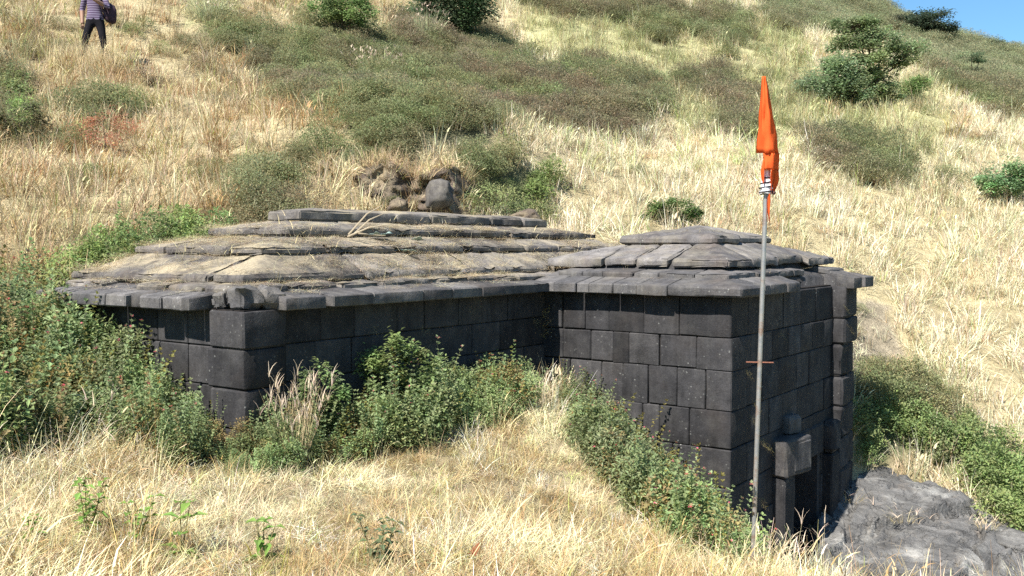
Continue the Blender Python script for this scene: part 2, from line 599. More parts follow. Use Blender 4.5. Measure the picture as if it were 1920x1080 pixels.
def classify(P):
    """0 dry grass, 1 brown shrub cover, 2 green undergrowth, 3 bare, 4 yellow-green grass, 5 leafy plants round the temple"""
    px, py, f = proj(P)
    X, Y = P[:, 0], P[:, 1]
    wx = fbm2(X, Y, 0.55, 3, 31) * 22 + fbm2(X, Y, 2.2, 2, 33) * 20
    wy = fbm2(X, Y, 0.55, 3, 41) * 16 + fbm2(X, Y, 2.2, 2, 43) * 15
    k = smooth(7.0, 12.0, np.hypot(X, Y)) * 0.8 + 0.2
    qx, qy = px + wx * k, py + wy * k
    c = np.zeros(len(P), int)
    for p in YELLOWG: c[pip(qx, qy, p)] = 4
    for p in SHRUB: c[pip(qx, qy, p)] = 1
    for p in GREENY: c[pip(qx, qy, p)] = 2
    for p in BARE: c[pip(qx, qy, p)] = 3
    d = np.hypot(X, Y)
    near = (Y < 12)
    for p in NEARGREEN: c[pip(qx, qy, p) & near] = 5
    # outside the photograph the same kinds go on
    outside = (px < -120) | (px > 2040) | (py < -60) | (f < 0.5)
    nn = fbm2(X, Y, 0.09, 3, 51)
    c[outside & (d > 12) & (nn > 0.12)] = 1
    return c


def gapped(X, Y, scale, seed, thr):
    return fbm2(X, Y, scale, 3, seed) > thr


# ground sheet
def axis_lines(lo, hi, fine, far_lo, far_hi, grow=1.09):
    a = list(np.arange(lo, hi + 1e-6, fine))
    s, x = fine, hi
    while x < far_hi:
        s *= grow
        x += s
        a.append(x)
    s, x = fine, lo
    pre = []
    while x > far_lo:
        s *= grow
        x -= s
        pre.append(x)
    return np.array(pre[::-1] + a)


xs = axis_lines(-7, 8, 0.14, -260, 260)
ys = axis_lines(2.5, 17, 0.14, -120, 420)
GX, GY = np.meshgrid(xs, ys)
GZ = ground_z(GX, GY)
gv = np.stack([GX.ravel(), GY.ravel(), GZ], 1)
nx_, ny_ = len(xs), len(ys)
ii = (np.arange(ny_ - 1)[:, None] * nx_ + np.arange(nx_ - 1)[None]).ravel()
gf = np.stack([ii, ii + 1, ii + 1 + nx_, ii + nx_], 1)
gcl = classify(gv)
base = np.array([(0.44, 0.37, 0.22), (0.17, 0.165, 0.095), (0.17, 0.18, 0.09), (0.33, 0.28, 0.20), (0.40, 0.38, 0.20), (0.15, 0.15, 0.08)])
gcol = base[gcl]
gd = np.hypot(gv[:, 0], gv[:, 1])
nearm = gd < 9
gcol[nearm & (gcl == 0)] = (0.46, 0.38, 0.235)
mo = fbm2(gv[:, 0], gv[:, 1], 0.35, 3, 77)[:, None]
gcol = gcol * (1 + 0.3 * mo)
ground = link('hillside', new_mesh('hillside', gv, gf, [M_GROUND], True, gcol))
tag(ground, 'grassy hillside rising behind the temple', kind='structure')

# ------------------------------------------------------------------ stones
_BOX = {}


def box_topo(nx, ny, nz):
    key = (nx, ny, nz)
    if key in _BOX: return _BOX[key]
    ids, idx, faces = {}, [], []

    def vid(i, j, k):
        q = (i, j, k)
        if q not in ids:
            ids[q] = len(idx)
            idx.append(q)
        return ids[q]
    for i in range(nx):
        for j in range(ny):
            faces.append((vid(i, j, 0), vid(i, j + 1, 0), vid(i + 1, j + 1, 0), vid(i + 1, j, 0)))
            faces.append((vid(i, j, nz), vid(i + 1, j, nz), vid(i + 1, j + 1, nz), vid(i, j + 1, nz)))
    for i in range(nx):
        for k in range(nz):
            faces.append((vid(i, 0, k), vid(i + 1, 0, k), vid(i + 1, 0, k + 1), vid(i, 0, k + 1)))
            faces.append((vid(i, ny, k), vid(i, ny, k + 1), vid(i + 1, ny, k + 1), vid(i + 1, ny, k)))
    for j in range(ny):
        for k in range(nz):
            faces.append((vid(0, j, k), vid(0, j, k + 1), vid(0, j + 1, k + 1), vid(0, j + 1, k)))
            faces.append((vid(nx, j, k), vid(nx, j + 1, k), vid(nx, j + 1, k + 1), vid(nx, j, k + 1)))
    _BOX[key] = (np.array(idx), faces)
    return _BOX[key]


def lines(a, b, r, n):
    r = min(r, (b - a) * 0.3)
    inner = np.linspace(a + r, b - r, max(2, n))
    return np.r_[a, inner, b]


_sid = [0]


def stone(name, parent, mat, u, v, z, r=0.018, seg=None, amp=0.006, freq=5.0, zfun=None, jit=0.006, broken=0.0, smooth_=True):
    """a worn stone filling u[0]..u[1], v[0]..v[1], z[0]..z[1]; zfun lifts or lowers it by place"""
    _sid[0] += 1
    sd = _sid[0]
    rs = np.random.default_rng(sd * 13 + 5)
    u0, u1 = min(u), max(u)
    v0, v1 = min(v), max(v)
    z0, z1 = z
    du, dv, dz = rs.normal(0, jit, 3)
    u0 += du; u1 += du; v0 += dv * 0.4; v1 += dv * 0.4
    if seg is None: seg = 9.0
    if seg < 0:
        nu = nv = nz = 2
    else:
        nu, nv, nz = [int(np.clip(round(q * seg), 2, 26)) for q in (u1 - u0, v1 - v0, z1 - z0)]
    L = [lines(v0, v1, r, nv), lines(u0, u1, r, nu), lines(z0, z1, r, nz)]     # local x = v, y = u
    idx, faces = box_topo(len(L[0]) - 1, len(L[1]) - 1, len(L[2]) - 1)
    P = np.stack([L[0][idx[:, 0]], L[1][idx[:, 1]], L[2][idx[:, 2]]], 1)
    lo = np.array([v0, u0, z0]); hi = np.array([v1, u1, z1])
    rr = np.minimum(r, (hi - lo) * 0.3)
    q = np.clip(P, lo + rr, hi - rr)
    d = P - q
    ln = np.linalg.norm(d / rr, axis=1)
    wear = 0.75 + 0.5 * vnoise(P * 4.0 + sd * 3.1, 5)
    corner = (np.abs(d) > 1e-9).sum(1) >= 2
    dn = np.where(ln[:, None] > 0, d / np.maximum(ln, 1e-6)[:, None], 0)
    P2 = q + np.where(corner[:, None], dn * np.clip(wear, 0.2, 1.1)[:, None], d)
    # uneven faces
    nrm = np.where(np.abs(d) > 1e-9, np.sign(d), 0)
    nn = fbm(P * freq + sd * 7.7, 3, 11) + 0.5 * fbm(P * freq * 3.7 + sd * 3.3, 2, 13)
    P2 = P2 + nrm * (nn * amp)[:, None]
    if broken > 0:
        off = np.clip(fbm(P * 4.3 + sd * 5.3, 4, 21) - 0.02, 0, 1) * broken * 1.6
        P2 = P2 - nrm * off[:, None] * np.array([1, 1, 0.35])
    if zfun is not None:
        t = (P2[:, 2] - z0) / (z1 - z0)
        P2[:, 2] = zfun(P2[:, 1], P2[:, 0], P2[:, 2], t)
    c = (P2.min(0) + P2.max(0)) / 2
    ang = rs.normal(0, jit * 0.6)
    loc = P2 - c
    me = new_mesh(name, loc, faces, [mat], False)
    if smooth_ and seg > 0:
        me.polygons.foreach_set('use_smooth', np.ones(len(me.polygons), bool))
        try:
            me.set_sharp_from_angle(angle=R(30))
        except Exception:
            pass
    o = link(name, me, parent, c - np.array([0, 0, FLOOR]))
    o.rotation_euler = (0, 0, ang)
    return o


TEMPLE = thing('stone_temple', 'small ruined black basalt temple with stepped slab roof and a side porch', 'temple',
               (A0[0], A0[1], FLOOR), math.atan2(VD[1], VD[0]))


def part(name, verts, faces, mat, parent=None, smooth_=False):
    v = np.asarray(verts, float) - np.array([0, 0, FLOOR])
    return link(name, new_mesh(name, v, faces, [mat], smooth_), parent or TEMPLE)


def boxes(lst):
    """closed boxes (u0,u1,v0,v1,z0,z1) as one mesh in local (v,u,z)"""
    V, F = [], []
    for (u0, u1, v0, v1, z0, z1) in lst:
        b = len(V)
        V += [(v0, u0, z0), (v1, u0, z0), (v1, u1, z0), (v0, u1, z0), (v0, u0, z1), (v1, u0, z1), (v1, u1, z1), (v0, u1, z1)]
        F += [tuple(b + k for k in q) for q in ((0, 3, 2, 1), (4, 5, 6, 7), (0, 1, 5, 4), (1, 2, 6, 5), (2, 3, 7, 6), (3, 0, 4, 7))]
    return V, F


EAVE_Z = -0.485
# ---- hall walls
HWALL = part('hall_wall', *boxes([(0.135, 0.4, 0.42, 4.3, -2.3, -0.47), (0.40, 2.55, 0.1, 0.4, -2.3, -0.472), (0.03, 0.4, 0.03, 0.42, -2.3, -0.474),
                                  (2.3, 2.55, 0.4, 7.7, -2.3, -0.476), (0.135, 2.3, 7.4, 7.7, -2.3, -0.478), (0.135, 0.4, 4.3, 7.4, -2.3, -0.48)]), M_MORTAR)
hz = [-0.478, -0.76, -1.055, -1.35, -1.66, -1.98]
G = 0.003
for k in range(5):
    z0, z1 = hz[k + 1] + G, hz[k] - G
    # corner pilaster
    ue = 0.42 if k % 2 else 0.40
    stone('stone_block', HWALL, M_WALL, (0.0, ue), (0.0, 0.4), (z0, z1), r=0.014, amp=0.006, seg=10, jit=0.005)
    # long shaded wall
    v = 0.41
    while v < 4.0:
        w = random.uniform(0.34, 0.62)
        if v + w > 3.8: w = 4.1 - v
        stone('stone_block', HWALL, M_WALL, (0.1, 0.36), (v + G, v + w - G), (z0, z1), r=0.008, amp=0.004, seg=6, jit=0.004)
        v += w
    # sunlit end wall
    u = 0.43
    while u < 2.5:
        w = random.uniform(0.3, 0.5)
        if u + w > 2.35: w = 2.58 - u
        stone('stone_block', HWALL, M_WALL, (u + G, u + w - G), (0.06, 0.3), (z0, z1), r=0.008, amp=0.004, seg=6, jit=0.004)
        u += w

# ---- porch walls
PWALL = part('porch_wall', *boxes([(PU + 0.035, 0.1, PV + 0.035, PV + 0.4, FLOOR, -0.47), (PU + 0.035, PU + 0.4, PV + 0.4, PV + 1.45, FLOOR, -0.472),
                                   (PU + 0.035, PU + 0.4, PV + 2.72, PV + 3.70, FLOOR, -0.474), (PU + 0.035, PU + 0.4, PV + 1.45, PV + 2.72, -2.35, -0.476),
                                   (PU + 0.4, 0.1, PV + 3.35, PV + 3.70, FLOOR, -0.478), (PU + 1.3, PU + 1.5, PV + 0.4, PV + 3.35, FLOOR, -0.48)]), M_MORTAR)
pz = [-0.478, -0.875, -1.19, -1.575, -1.94, -2.315, -2.70, -3.10, -3.55, FLOOR]
rows = [[1015, 1055, 1096, 1142, 1208, 1275, 1371], [1015, 1055, 1107, 1149, 1180, 1237, 1306, 1371], [1015, 1070, 1128, 1169, 1217, 1271, 1325, 1372],
        [1015, 1075, 1140, 1206, 1238, 1295, 1373], [1015, 1090, 1160, 1215, 1263, 1314, 1373], [1060, 1140, 1220, 1290, 1373], [1100, 1200, 1290, 1373], [1150, 1270, 1373]]
corner_w = [0.42, 0.5, 0.38, 0.52, 0.4, 0.5, 0.42, 0.5, 0.45]
for k, row in enumerate(rows):
    z0, z1 = pz[k + 1] + G, pz[k] - G
    us = [u_at(x, PV) for x in row]
    us[-1] = PU
    for a, b in zip(us[:-1], us[1:]):
        last = b == PU
        zz = z1
        if k == 0: zz = -0.49
        dep = corner_w[k] if last else 0.32
        ub = PU if last else b
        stone('stone_block', PWALL, M_WALL, (ub + (0 if last else G), a - G), (PV, PV + dep), (z0 + random.uniform(-.006, .006), zz), r=0.010, amp=0.0045, seg=8, jit=0.005)
# face with the door
DV0, DV1 = PV + 1.47, PV + 2.72
DTOP = -2.42
for k in range(9):
    z0, z1 = pz[k + 1] + G, pz[k] - G
    if k == 0: z1 = -0.49
    v = PV + corner_w[min(k, 7)] + G if k < 8 else PV + G
    vend = PV + 3.05
    while v < vend - 0.05:
        w = random.uniform(0.36, 0.62)
        if v + w > vend - 0.22: w = vend - v
        a, b = v + G, v + w - G
        v += w
        if z0 < DTOP - 0.1:                       # the doorway stays open
            if a < DV0 < b: b = DV0
            elif a < DV1 < b: a = DV1
            elif a >= DV0 and b <= DV1: continue
            if b - a < 0.06: continue
        stone('stone_block', PWALL, M_WALL, (PU + random.uniform(-0.004, 0.012), PU + 0.3), (a, b), (z0, z1), r=0.009, amp=0.005, seg=6, jit=0.004)
    # far pilaster, standing proud of the wall
    pr = [0.15, 0.15, 0.11, 0.13, 0.12, 0.12, 0.12, 0.12, 0.12][k]
    stone('stone_block', PWALL, M_WALL, (PU - pr, PU + 0.3), (PV + 3.06, PV + 3.42 + random.uniform(-0.05, 0.05)), (z0, z1), r=0.03, amp=0.016, seg=9, broken=0.05)
    stone('stone_block', PWALL, M_WALL, (PU - pr + 0.05, PU + 0.3), (PV + 3.45, PV + 3.74), (z0, z1), r=0.02, amp=0.008, seg=6)
    # hidden back wall of the porch
    for j in range(3):
        stone('stone_block', PWALL, M_WALL, (PU + 0.32 + 0.6 * j, PU + 0.90 + 0.6 * j), (PV + 3.5, PV + 3.74), (z0, z1), seg=-1)
# door frame: jambs, brackets, lintel
DOOR = part('door_frame', *boxes([(PU + 0.02, PU + 0.36, DV0 - 0.02, DV0 + 0.10, FLOOR, DTOP), (PU + 0.02, PU + 0.36, DV1 - 0.10, DV1 + 0.02, FLOOR, DTOP)]), M_WALL)
stone('jamb_pilaster', DOOR, M_WALL, (PU - 0.13, PU + 0.05), (PV + 1.14, PV + 1.44), (FLOOR, -2.42), r=0.02, amp=0.01, seg=7)
stone('jamb_pilaster', DOOR, M_WALL, (PU - 0.12, PU + 0.05), (PV + 2.76, PV + 3.03), (FLOOR, -2.46), r=0.02, amp=0.012, seg=7)
for nm_, u_, v_, z_, r_ in (('bracket', (PU - 0.20, PU + 0.1), (PV + 1.12, PV + 1.66), (-2.415, -2.02), 0.025), ('bracket', (PU - 0.225, PU + 0.1), (PV + 1.27, PV + 1.64), (-2.38, -2.05), 0.025),
                            ('bracket_cap', (PU - 0.12, PU + 0.06), (PV + 1.40, PV + 1.68), (-2.015, -1.815), 0.04)):
    o = stone(nm_, DOOR, M_EAVE, u_, v_, z_, r=r_, amp=0.01, seg=12)
    o.rotation_euler.z = R(-10)
stone('bracket', DOOR, M_WALL, (PU - 0.15, PU + 0.05), (PV + 2.72, PV + 3.03), (-2.45, -2.06), r=0.06, amp=0.02, seg=12, broken=0.05)
stone('lintel', DOOR, M_WALL, (PU - 0.03, PU + 0.33), (PV + 1.67, PV + 2.71), (-2.43, -2.07), r=0.02, amp=0.01, seg=6)
stone('door_slab', DOOR, M_MORTAR, (PU + 0.62, PU + 0.75), (PV + 1.35, PV + 2.9), (FLOOR, -2.3), r=0.02, amp=0.01, seg=5)

# ---- roofs
class Tier:
    def __init__(s, u0, u1, v0, v1, zb, th, nu0, nu1, nv0, nv1, ztop):
        s.r = (u0, u1, v0, v1); s.zb = zb; s.th = th; s.n = (nu0, nu1, nv0, nv1); s.zt = ztop   # n: the next tier's rectangle

    def slope(s, u, v):
        """height of the top surface"""
        u0, u1, v0, v1 = s.r
        a0, a1, b0, b1 = s.n
        fu = np.minimum((u - u0) / (a0 - u0), (u1 - u) / (u1 - a1))
        fv = np.minimum((v - v0) / (b0 - v0), (v1 - v) / (v1 - b1))
        f = np.clip(np.minimum(fu, fv), -0.3, 1.1)
        return s.zb + s.th + (s.zt - s.zb - s.th) * f

    def inside(s, u, v):
        return (u > s.r[0]) & (u < s.r[1]) & (v > s.r[2]) & (v < s.r[3])


HT = [Tier(-0.10, 2.68, -0.15, 7.85, EAVE_Z, 0.095, 0.36, 2.3, 0.30, 7.4, -0.325),
      Tier(0.15, 2.58, 0.09, 7.6, -0.375, 0.065, 0.5, 2.3, 0.45, 7.3, -0.275),
      Tier(0.33, 2.70, 0.265, 7.35, -0.305, 0.07, 0.62, 2.45, 0.684, 7.0, -0.085),
      Tier(0.62, 2.45, 0.684, 7.0, -0.085, 0.07, 0.95, 2.15, 1.254, 6.65, 0.075),
      Tier(0.95, 2.15, 1.254, 6.65, 0.080, 0.075, 1.27, 1.75, 1.684, 5.9, 0.228),
      Tier(1.27, 1.75, 1.684, 5.9, 0.228, 0.105, 1.45, 1.57, 2.0, 5.6, 0.365)]
PT = [Tier(PU - 0.16, 0.4, PV - 0.16, PV + 3.9, EAVE_Z, 0.10, PU + 0.30, 0.2, PV + 0.42, PV + 3.3, -0.275),
      Tier(PU + 0.10, 0.4, PV + 0.16, PV + 3.6, -0.35, 0.075, PU + 0.4, 0.2, PV + 0.6, PV + 3.2, -0.235),
      Tier(PU + 0.22, 0.36, PV + 0.43, PV + 3.75, -0.232, 0.085, PU + 0.62, PU + 1.75, PV + 1.02, PV + 2.76, 0.01),
      Tier(PU + 0.60, PU + 1.80, PV + 1.0, PV + 2.80, 0.0, 0.10, PU + 1.15, PU + 1.25, PV + 1.75, PV + 1.95, 0.225)]


def roof_fill(name, tiers, u0, u1, v0, v1, step=0.085, drop=0.045, mat=None):
    us = np.arange(u0, u1 + 1e-6, step); vs = np.arange(v0, v1 + 1e-6, step)
    Vg, Ug = np.meshgrid(vs, us)
    uu, vv = Ug.ravel(), Vg.ravel()
    z = np.full(len(uu), -0.47)
    for t in tiers:
        sl = t.slope(uu, vv) - drop
        inn = (uu > t.r[0] + 0.07) & (uu < t.r[1] - 0.07) & (vv > t.r[2] + 0.07) & (vv < t.r[3] - 0.07)
        z = np.where(inn, np.maximum(z, sl), z)
    z = z + fbm2(vv, uu, 3.0, 4, 61) * 0.018 - 0.01
    V = np.stack([vv, uu, z], 1)
    nv_, nu_ = len(vs), len(us)
    i0 = (np.arange(nu_ - 1)[:, None] * nv_ + np.arange(nv_ - 1)[None]).ravel()
    F = np.stack([i0, i0 + 1, i0 + 1 + nv_, i0 + nv_], 1).tolist()
    # skirt down to the wall head
    ring = list(range(nv_)) + [k * nv_ + nv_ - 1 for k in range(1, nu_)] + [(nu_ - 1) * nv_ + j for j in range(nv_ - 2, -1, -1)] + [k * nv_ for k in range(nu_ - 2, 0, -1)]
    b = len(V)
    low = V[ring].copy(); low[:, 2] = -0.55
    V = np.r_[V, low]
    m = len(ring)
    for j in range(m):
        F.append((ring[j], b + j, b + (j + 1) % m, ring[(j + 1) % m]))
    F.append(tuple(b + j for j in range(m)))
    return part(name, V, F, mat, None, True)


HROOF = roof_fill('hall_roof', HT, 0.16, 2.5, 0.14, 7.65, mat=M_SOIL)
PROOF = roof_fill('porch_roof', PT, PU + 0.12, 0.3, PV + 0.12, PV + 3.6, mat=M_WALL)


def eave(parent, t, u, v, name='eave_stone', **kw):
    def zf(uu, vv, zz, tt):
        return (t.zb - 0.0) + tt * (t.slope(uu, vv) - t.zb)
    kw.setdefault('r', 0.010); kw.setdefault('amp', 0.005); kw.setdefault('jit', 0.003)
    return stone(name, parent, kw.pop('mat', M_EAVE), u, v, (t.zb, t.zb + t.th), zfun=zf, seg=kw.pop('seg', 9), **kw)


def slab(parent, t, u, v, name='roof_slab', **kw):
    def zf(uu, vv, zz, tt):
        return t.slope(uu, vv) - (1 - tt) * t.th
    kw.setdefault('r', 0.022); kw.setdefault('amp', 0.010); kw.setdefault('broken', 0.05); kw.setdefault('jit', 0.008)
    return stone(name, parent, kw.pop('mat', M_HROOF if parent is HROOF else M_ROOF), u, v, (t.zb, t.zb + t.th), zfun=zf, seg=kw.pop('seg', 16), freq=3.2, **kw)


def cuts(a, b, lo, hi, seed):
    rs = random.Random(seed)
    out, x = [a], a
    while x < b:
        x += rs.uniform(lo, hi)
        if x > b - lo * 0.6: x = b
        out.append(x)
    return out


# hall eaves: end (sunlit) side
t = HT[0]
ec = [u_at(x, -0.14) for x in (386, 338, 301, 263, 232, 195, 118)]
ec[0] = 0.44
for i, (a, b) in enumerate(zip(ec[:-1], ec[1:])):
    eave(HROOF, t, (a + 0.001, b - 0.001), (t.r[2] + random.uniform(-0.012, 0.012) + (0.07 if i == 3 else 0), 0.30), amp=0.008, jit=0.004)
eave(HROOF, t, (ec[-1] + 0.05, 2.68), (t.r[2] + 0.06, 0.30))
# hall eaves: shaded side; the first stones are lost but for lumps on the corner
for (u, v, z) in [((0.0, 0.20), (-0.02, 0.20), (-0.475, -0.30)), ((0.18, 0.36), (-0.01, 0.16), (-0.475, -0.33)), ((-0.02, 0.2), (0.21, 0.43), (-0.475, -0.315)),
                  ((0.30, 0.43), (0.02, 0.2), (-0.475, -0.37))]:
    stone('corner_rubble', HROOF, M_EAVE, u, v, z, r=0.06, amp=0.03, seg=16, broken=0.06, jit=0.01)
fx = [(535, 611), (624, 700), (700, 794), (795, 850), (850, 905), (905, 945)]
for i, (a, b) in enumerate(fx):
    va, vb = v_at(a, t.r[0]), v_at(b, t.r[0])
    eave(HROOF, t, (t.r[0] + random.uniform(-0.006, 0.006), 0.34), (va + 0.001, vb - 0.001))
vb = v_at(945, t.r[0])
eave(HROOF, t, (t.r[0], 0.34), (vb + 0.004, PV - 0.17), amp=0.012, broken=0.05)
eave(HROOF, t, (2.45, 2.68), (0.31, 4.0)); eave(HROOF, t, (2.45, 2.68), (4.01, 7.85)); eave(HROOF, t, (0.4, 2.44), (7.5, 7.85))
# hall slab courses
for ti, (t, seed) in enumerate(zip(HT[1:], (3, 5, 8, 13, 21))):
    u0, u1, v0, v1 = t.r
    a0, a1, b0, b1 = t.n
    top = ti == 4
    du, dv = (a0 - u0) + 0.10, (b0 - v0) + 0.10
    nm = 'ledge_stone' if ti == 0 else 'roof_slab'
    if top:
        vc = [v0, v0 + 1.35, v0 + 1.9, v0 + 3.0, v0 + 3.65, v1]
        for a, b in zip(vc[:-1], vc[1:]):
            slab(HROOF, t, (u0 + random.uniform(-0.01, 0.01), u1), (a + 0.004, b - 0.004), name='ridge_slab', broken=0.025, amp=0.01)
        continue
    lo, hi = ((0.35, 0.8), (0.8, 1.7), (0.6, 1.3), (0.7, 1.5))[ti]
    vc = cuts(v0, v1, lo, hi, seed)
    for j, (a, b) in enumerate(zip(vc[:-1], vc[1:])):
        if random.Random(seed * 31 + j).random() < (0.10, 0.0, 0.10, 0.0)[ti] and j > 0: continue
        sh = random.uniform(-0.02, 0.035)
        kw = dict(broken=0.075) if j else dict(broken=0.03)
        slab(HROOF, t, (u0 + (sh if j else 0), u0 + du), (a + 0.002, b - 0.002 - (random.uniform(0, 0.05) if ti < 3 and random.random() < 0.4 else 0)), name=nm, **kw)
    uc = cuts(u0 + du, u1, lo, hi, seed + 1)
    for j, (a, b) in enumerate(zip(uc[:-1], uc[1:])):
        if ti in (0, 1) and random.Random(seed * 37 + j).random() < 0.2: continue
        slab(HROOF, t, (a + 0.006, b - 0.008), (v0 + random.uniform(-0.02, 0.03), v0 + dv), name=nm)
    # far sides, longer pieces
    vc = cuts(v0 + dv, v1, 1.0, 1.8, seed + 2)
    for a, b in zip(vc[:-1], vc[1:]):
        slab(HROOF, t, (a1 - 0.1, u1), (a + 0.006, b - 0.006), name=nm, seg=5)
    slab(HROOF, t, (u0 + du, a1 - 0.1), (b1 - 0.1, v1), name=nm, seg=5)

# porch eaves
t = PT[0]
pc = [u_at(x, t.r[2]) for x in (992, 1040, 1080, 1104, 1148, 1193, 1250)]
for i, (a, b) in enumerate(zip(pc[:-1], pc[1:])):
    eave(PROOF, t, (b + 0.001, a - 0.001), (t.r[2] + random.uniform(-0.012, 0.008), PV + 0.42), amp=0.007)
eave(PROOF, t, (t.r[0], pc[-1] - 0.004), (t.r[2], PV + 0.42), r=0.02, amp=0.007)
rc = [PV + 0.425, v_at(1447, t.r[0]), v_at(1478, t.r[0]), v_at(1500, t.r[0])]
for a, b in zip(rc[:-1], rc[1:]):
    eave(PROOF, t, (t.r[0] + random.uniform(-0.01, 0.02), PU + 0.34), (a + 0.004, b - 0.004), amp=0.009)
eave(PROOF, t, (t.r[0] + 0.02, PU + 0.34), (rc[-1] + 0.005, rc[-1] + 0.24), broken=0.14, amp=0.02, r=0.03)
EV = PV + 3.08
t = Tier(*PT[0].r, EAVE_Z - 0.03, 0.15, *PT[0].n, -0.235)
eave(PROOF, t, (t.r[0] - 0.08, PU + 0.34), (EV, EV + 0.33), amp=0.006)
eave(PROOF, t, (t.r[0] + 0.10, PU + 0.34), (EV + 0.34, EV + 0.47), amp=0.006)
eave(PROOF, t, (t.r[0] - 0.08, PU + 0.34), (EV + 0.48, PV + 3.92), amp=0.006)
t = PT[0]
eave(PROOF, t, (PU + 0.35, 0.3), (PV + 3.5, PV + 3.9), seg=5)
# porch ledge
t = PT[1]
vc = [PV + 0.16, PV + 0.9, PV + 1.5, PV + 2.0, PV + 2.35]
for a, b in zip(vc[:-1], vc[1:]):
    slab(PROOF, t, (t.r[0], t.r[0] + 0.36), (a + 0.004, b - 0.004), name='ledge_stone', r=0.015, broken=0.03, mat=M_EAVE)
slab(PROOF, t, (t.r[0] - 0.06, t.r[0] + 0.36), (EV - 0.02, PV + 3.6), name='ledge_stone', r=0.015, broken=0.02, mat=M_EAVE)
uc = [t.r[0] + 0.36, PU + 0.85, PU + 1.15, PU + 1.5, PU + 1.75, PU + 2.05]
for a, b in zip(uc[:-1], uc[1:]):
    slab(PROOF, t, (a + 0.004, b - 0.004), (t.r[2], t.r[2] + 0.4), name='ledge_stone', r=0.015, broken=0.02, mat=M_EAVE)
# porch slabs
t = PT[2]
uc = [t.r[0], u_at(1256, t.r[2]), u_at(1192, t.r[2]), u_at(1130, t.r[2]), t.r[1]]
for i, (a, b) in enumerate(zip(uc[:-1], uc[1:])):
    slab(PROOF, t, (a + (0 if i == 0 else 0.015), b - 0.015), (t.r[2] + (0.0, 0.02, 0.03, -0.01)[i], PV + 1.1), broken=0.035, amp=0.016)
vc = [PV + 1.105, PV + 1.9, PV + 2.75, t.r[3]]
for i, (a, b) in enumerate(zip(vc[:-1], vc[1:])):
    slab(PROOF, t, (t.r[0] + (0.02, 0.06, -0.03)[i], PU + 0.75), (a + 0.006, b - 0.006), broken=0.06 if i == 2 else 0.04, amp=0.018)
slab(PROOF, t, (PU + 0.75, t.r[1]), (PV + 2.65, t.r[3]), seg=5)
slab(PROOF, t, (PU + 1.65, t.r[1]), (PV + 1.1, PV + 2.65), seg=5)
# porch cap: two slabs
t = PT[3]
slab(PROOF, t, (t.r[0], t.r[1]), (t.r[2], PV + 1.72), name='cap_slab', r=0.045, amp=0.02, broken=0.03, jit=0.004)
slab(PROOF, t, (t.r[0] + 0.05, t.r[1]), (PV + 1.74, t.r[3]), name='cap_slab', r=0.045, amp=0.02, broken=0.05, jit=0.004)


def roof_z(u, v):
    z = np.full(len(u), -0.5)
    for T, ex in ((HT, None), (PT, None)):
        for t in T:
            z = np.where(t.inside(u, v), np.maximum(z, t.slope(u, v)), z)
    return z


# ------------------------------------------------------------------ rocks
def rock_mesh(name, size, seed, detail=4, rough=0.22, mat=None):
    bm = bmesh.new()
    bmesh.ops.create_icosphere(bm, subdivisions=detail, radius=1)
    P = np.array([v.co[:] for v in bm.verts])
    s = np.array(size)
    f = fbm(P * 1.3 + seed * 5.1, 5, 71, 0.55)
    cell = np.abs(vnoise(P * 2.1 + seed, 73))
    k = 1 + rough * f * 2.4 - 0.2 * cell + 0.05 * fbm(P * 7 + seed, 3, 75)
    # flatten some facets
    rs = np.random.default_rng(seed)
    for _ in range(9):
        d = rs.normal(size=3); d /= np.linalg.norm(d)
        lim = rs.uniform(0.62, 0.9)
        h = (P * k[:, None]) @ d
        over = h > lim
        k = np.where(over, k * (lim / np.maximum(h, 1e-6)) * 0.85 + k * 0.15, k)
    Q = P * k[:, None] * s
    for v, c in zip(bm.verts, Q): v.co = c
    me = bpy.data.meshes.new(name)
    bm.to_mesh(me); bm.free()
    me.materials.append(mat or M_BOULDER)
    me.polygons.foreach_set('use_smooth', np.ones(len(me.polygons), bool))
    return me


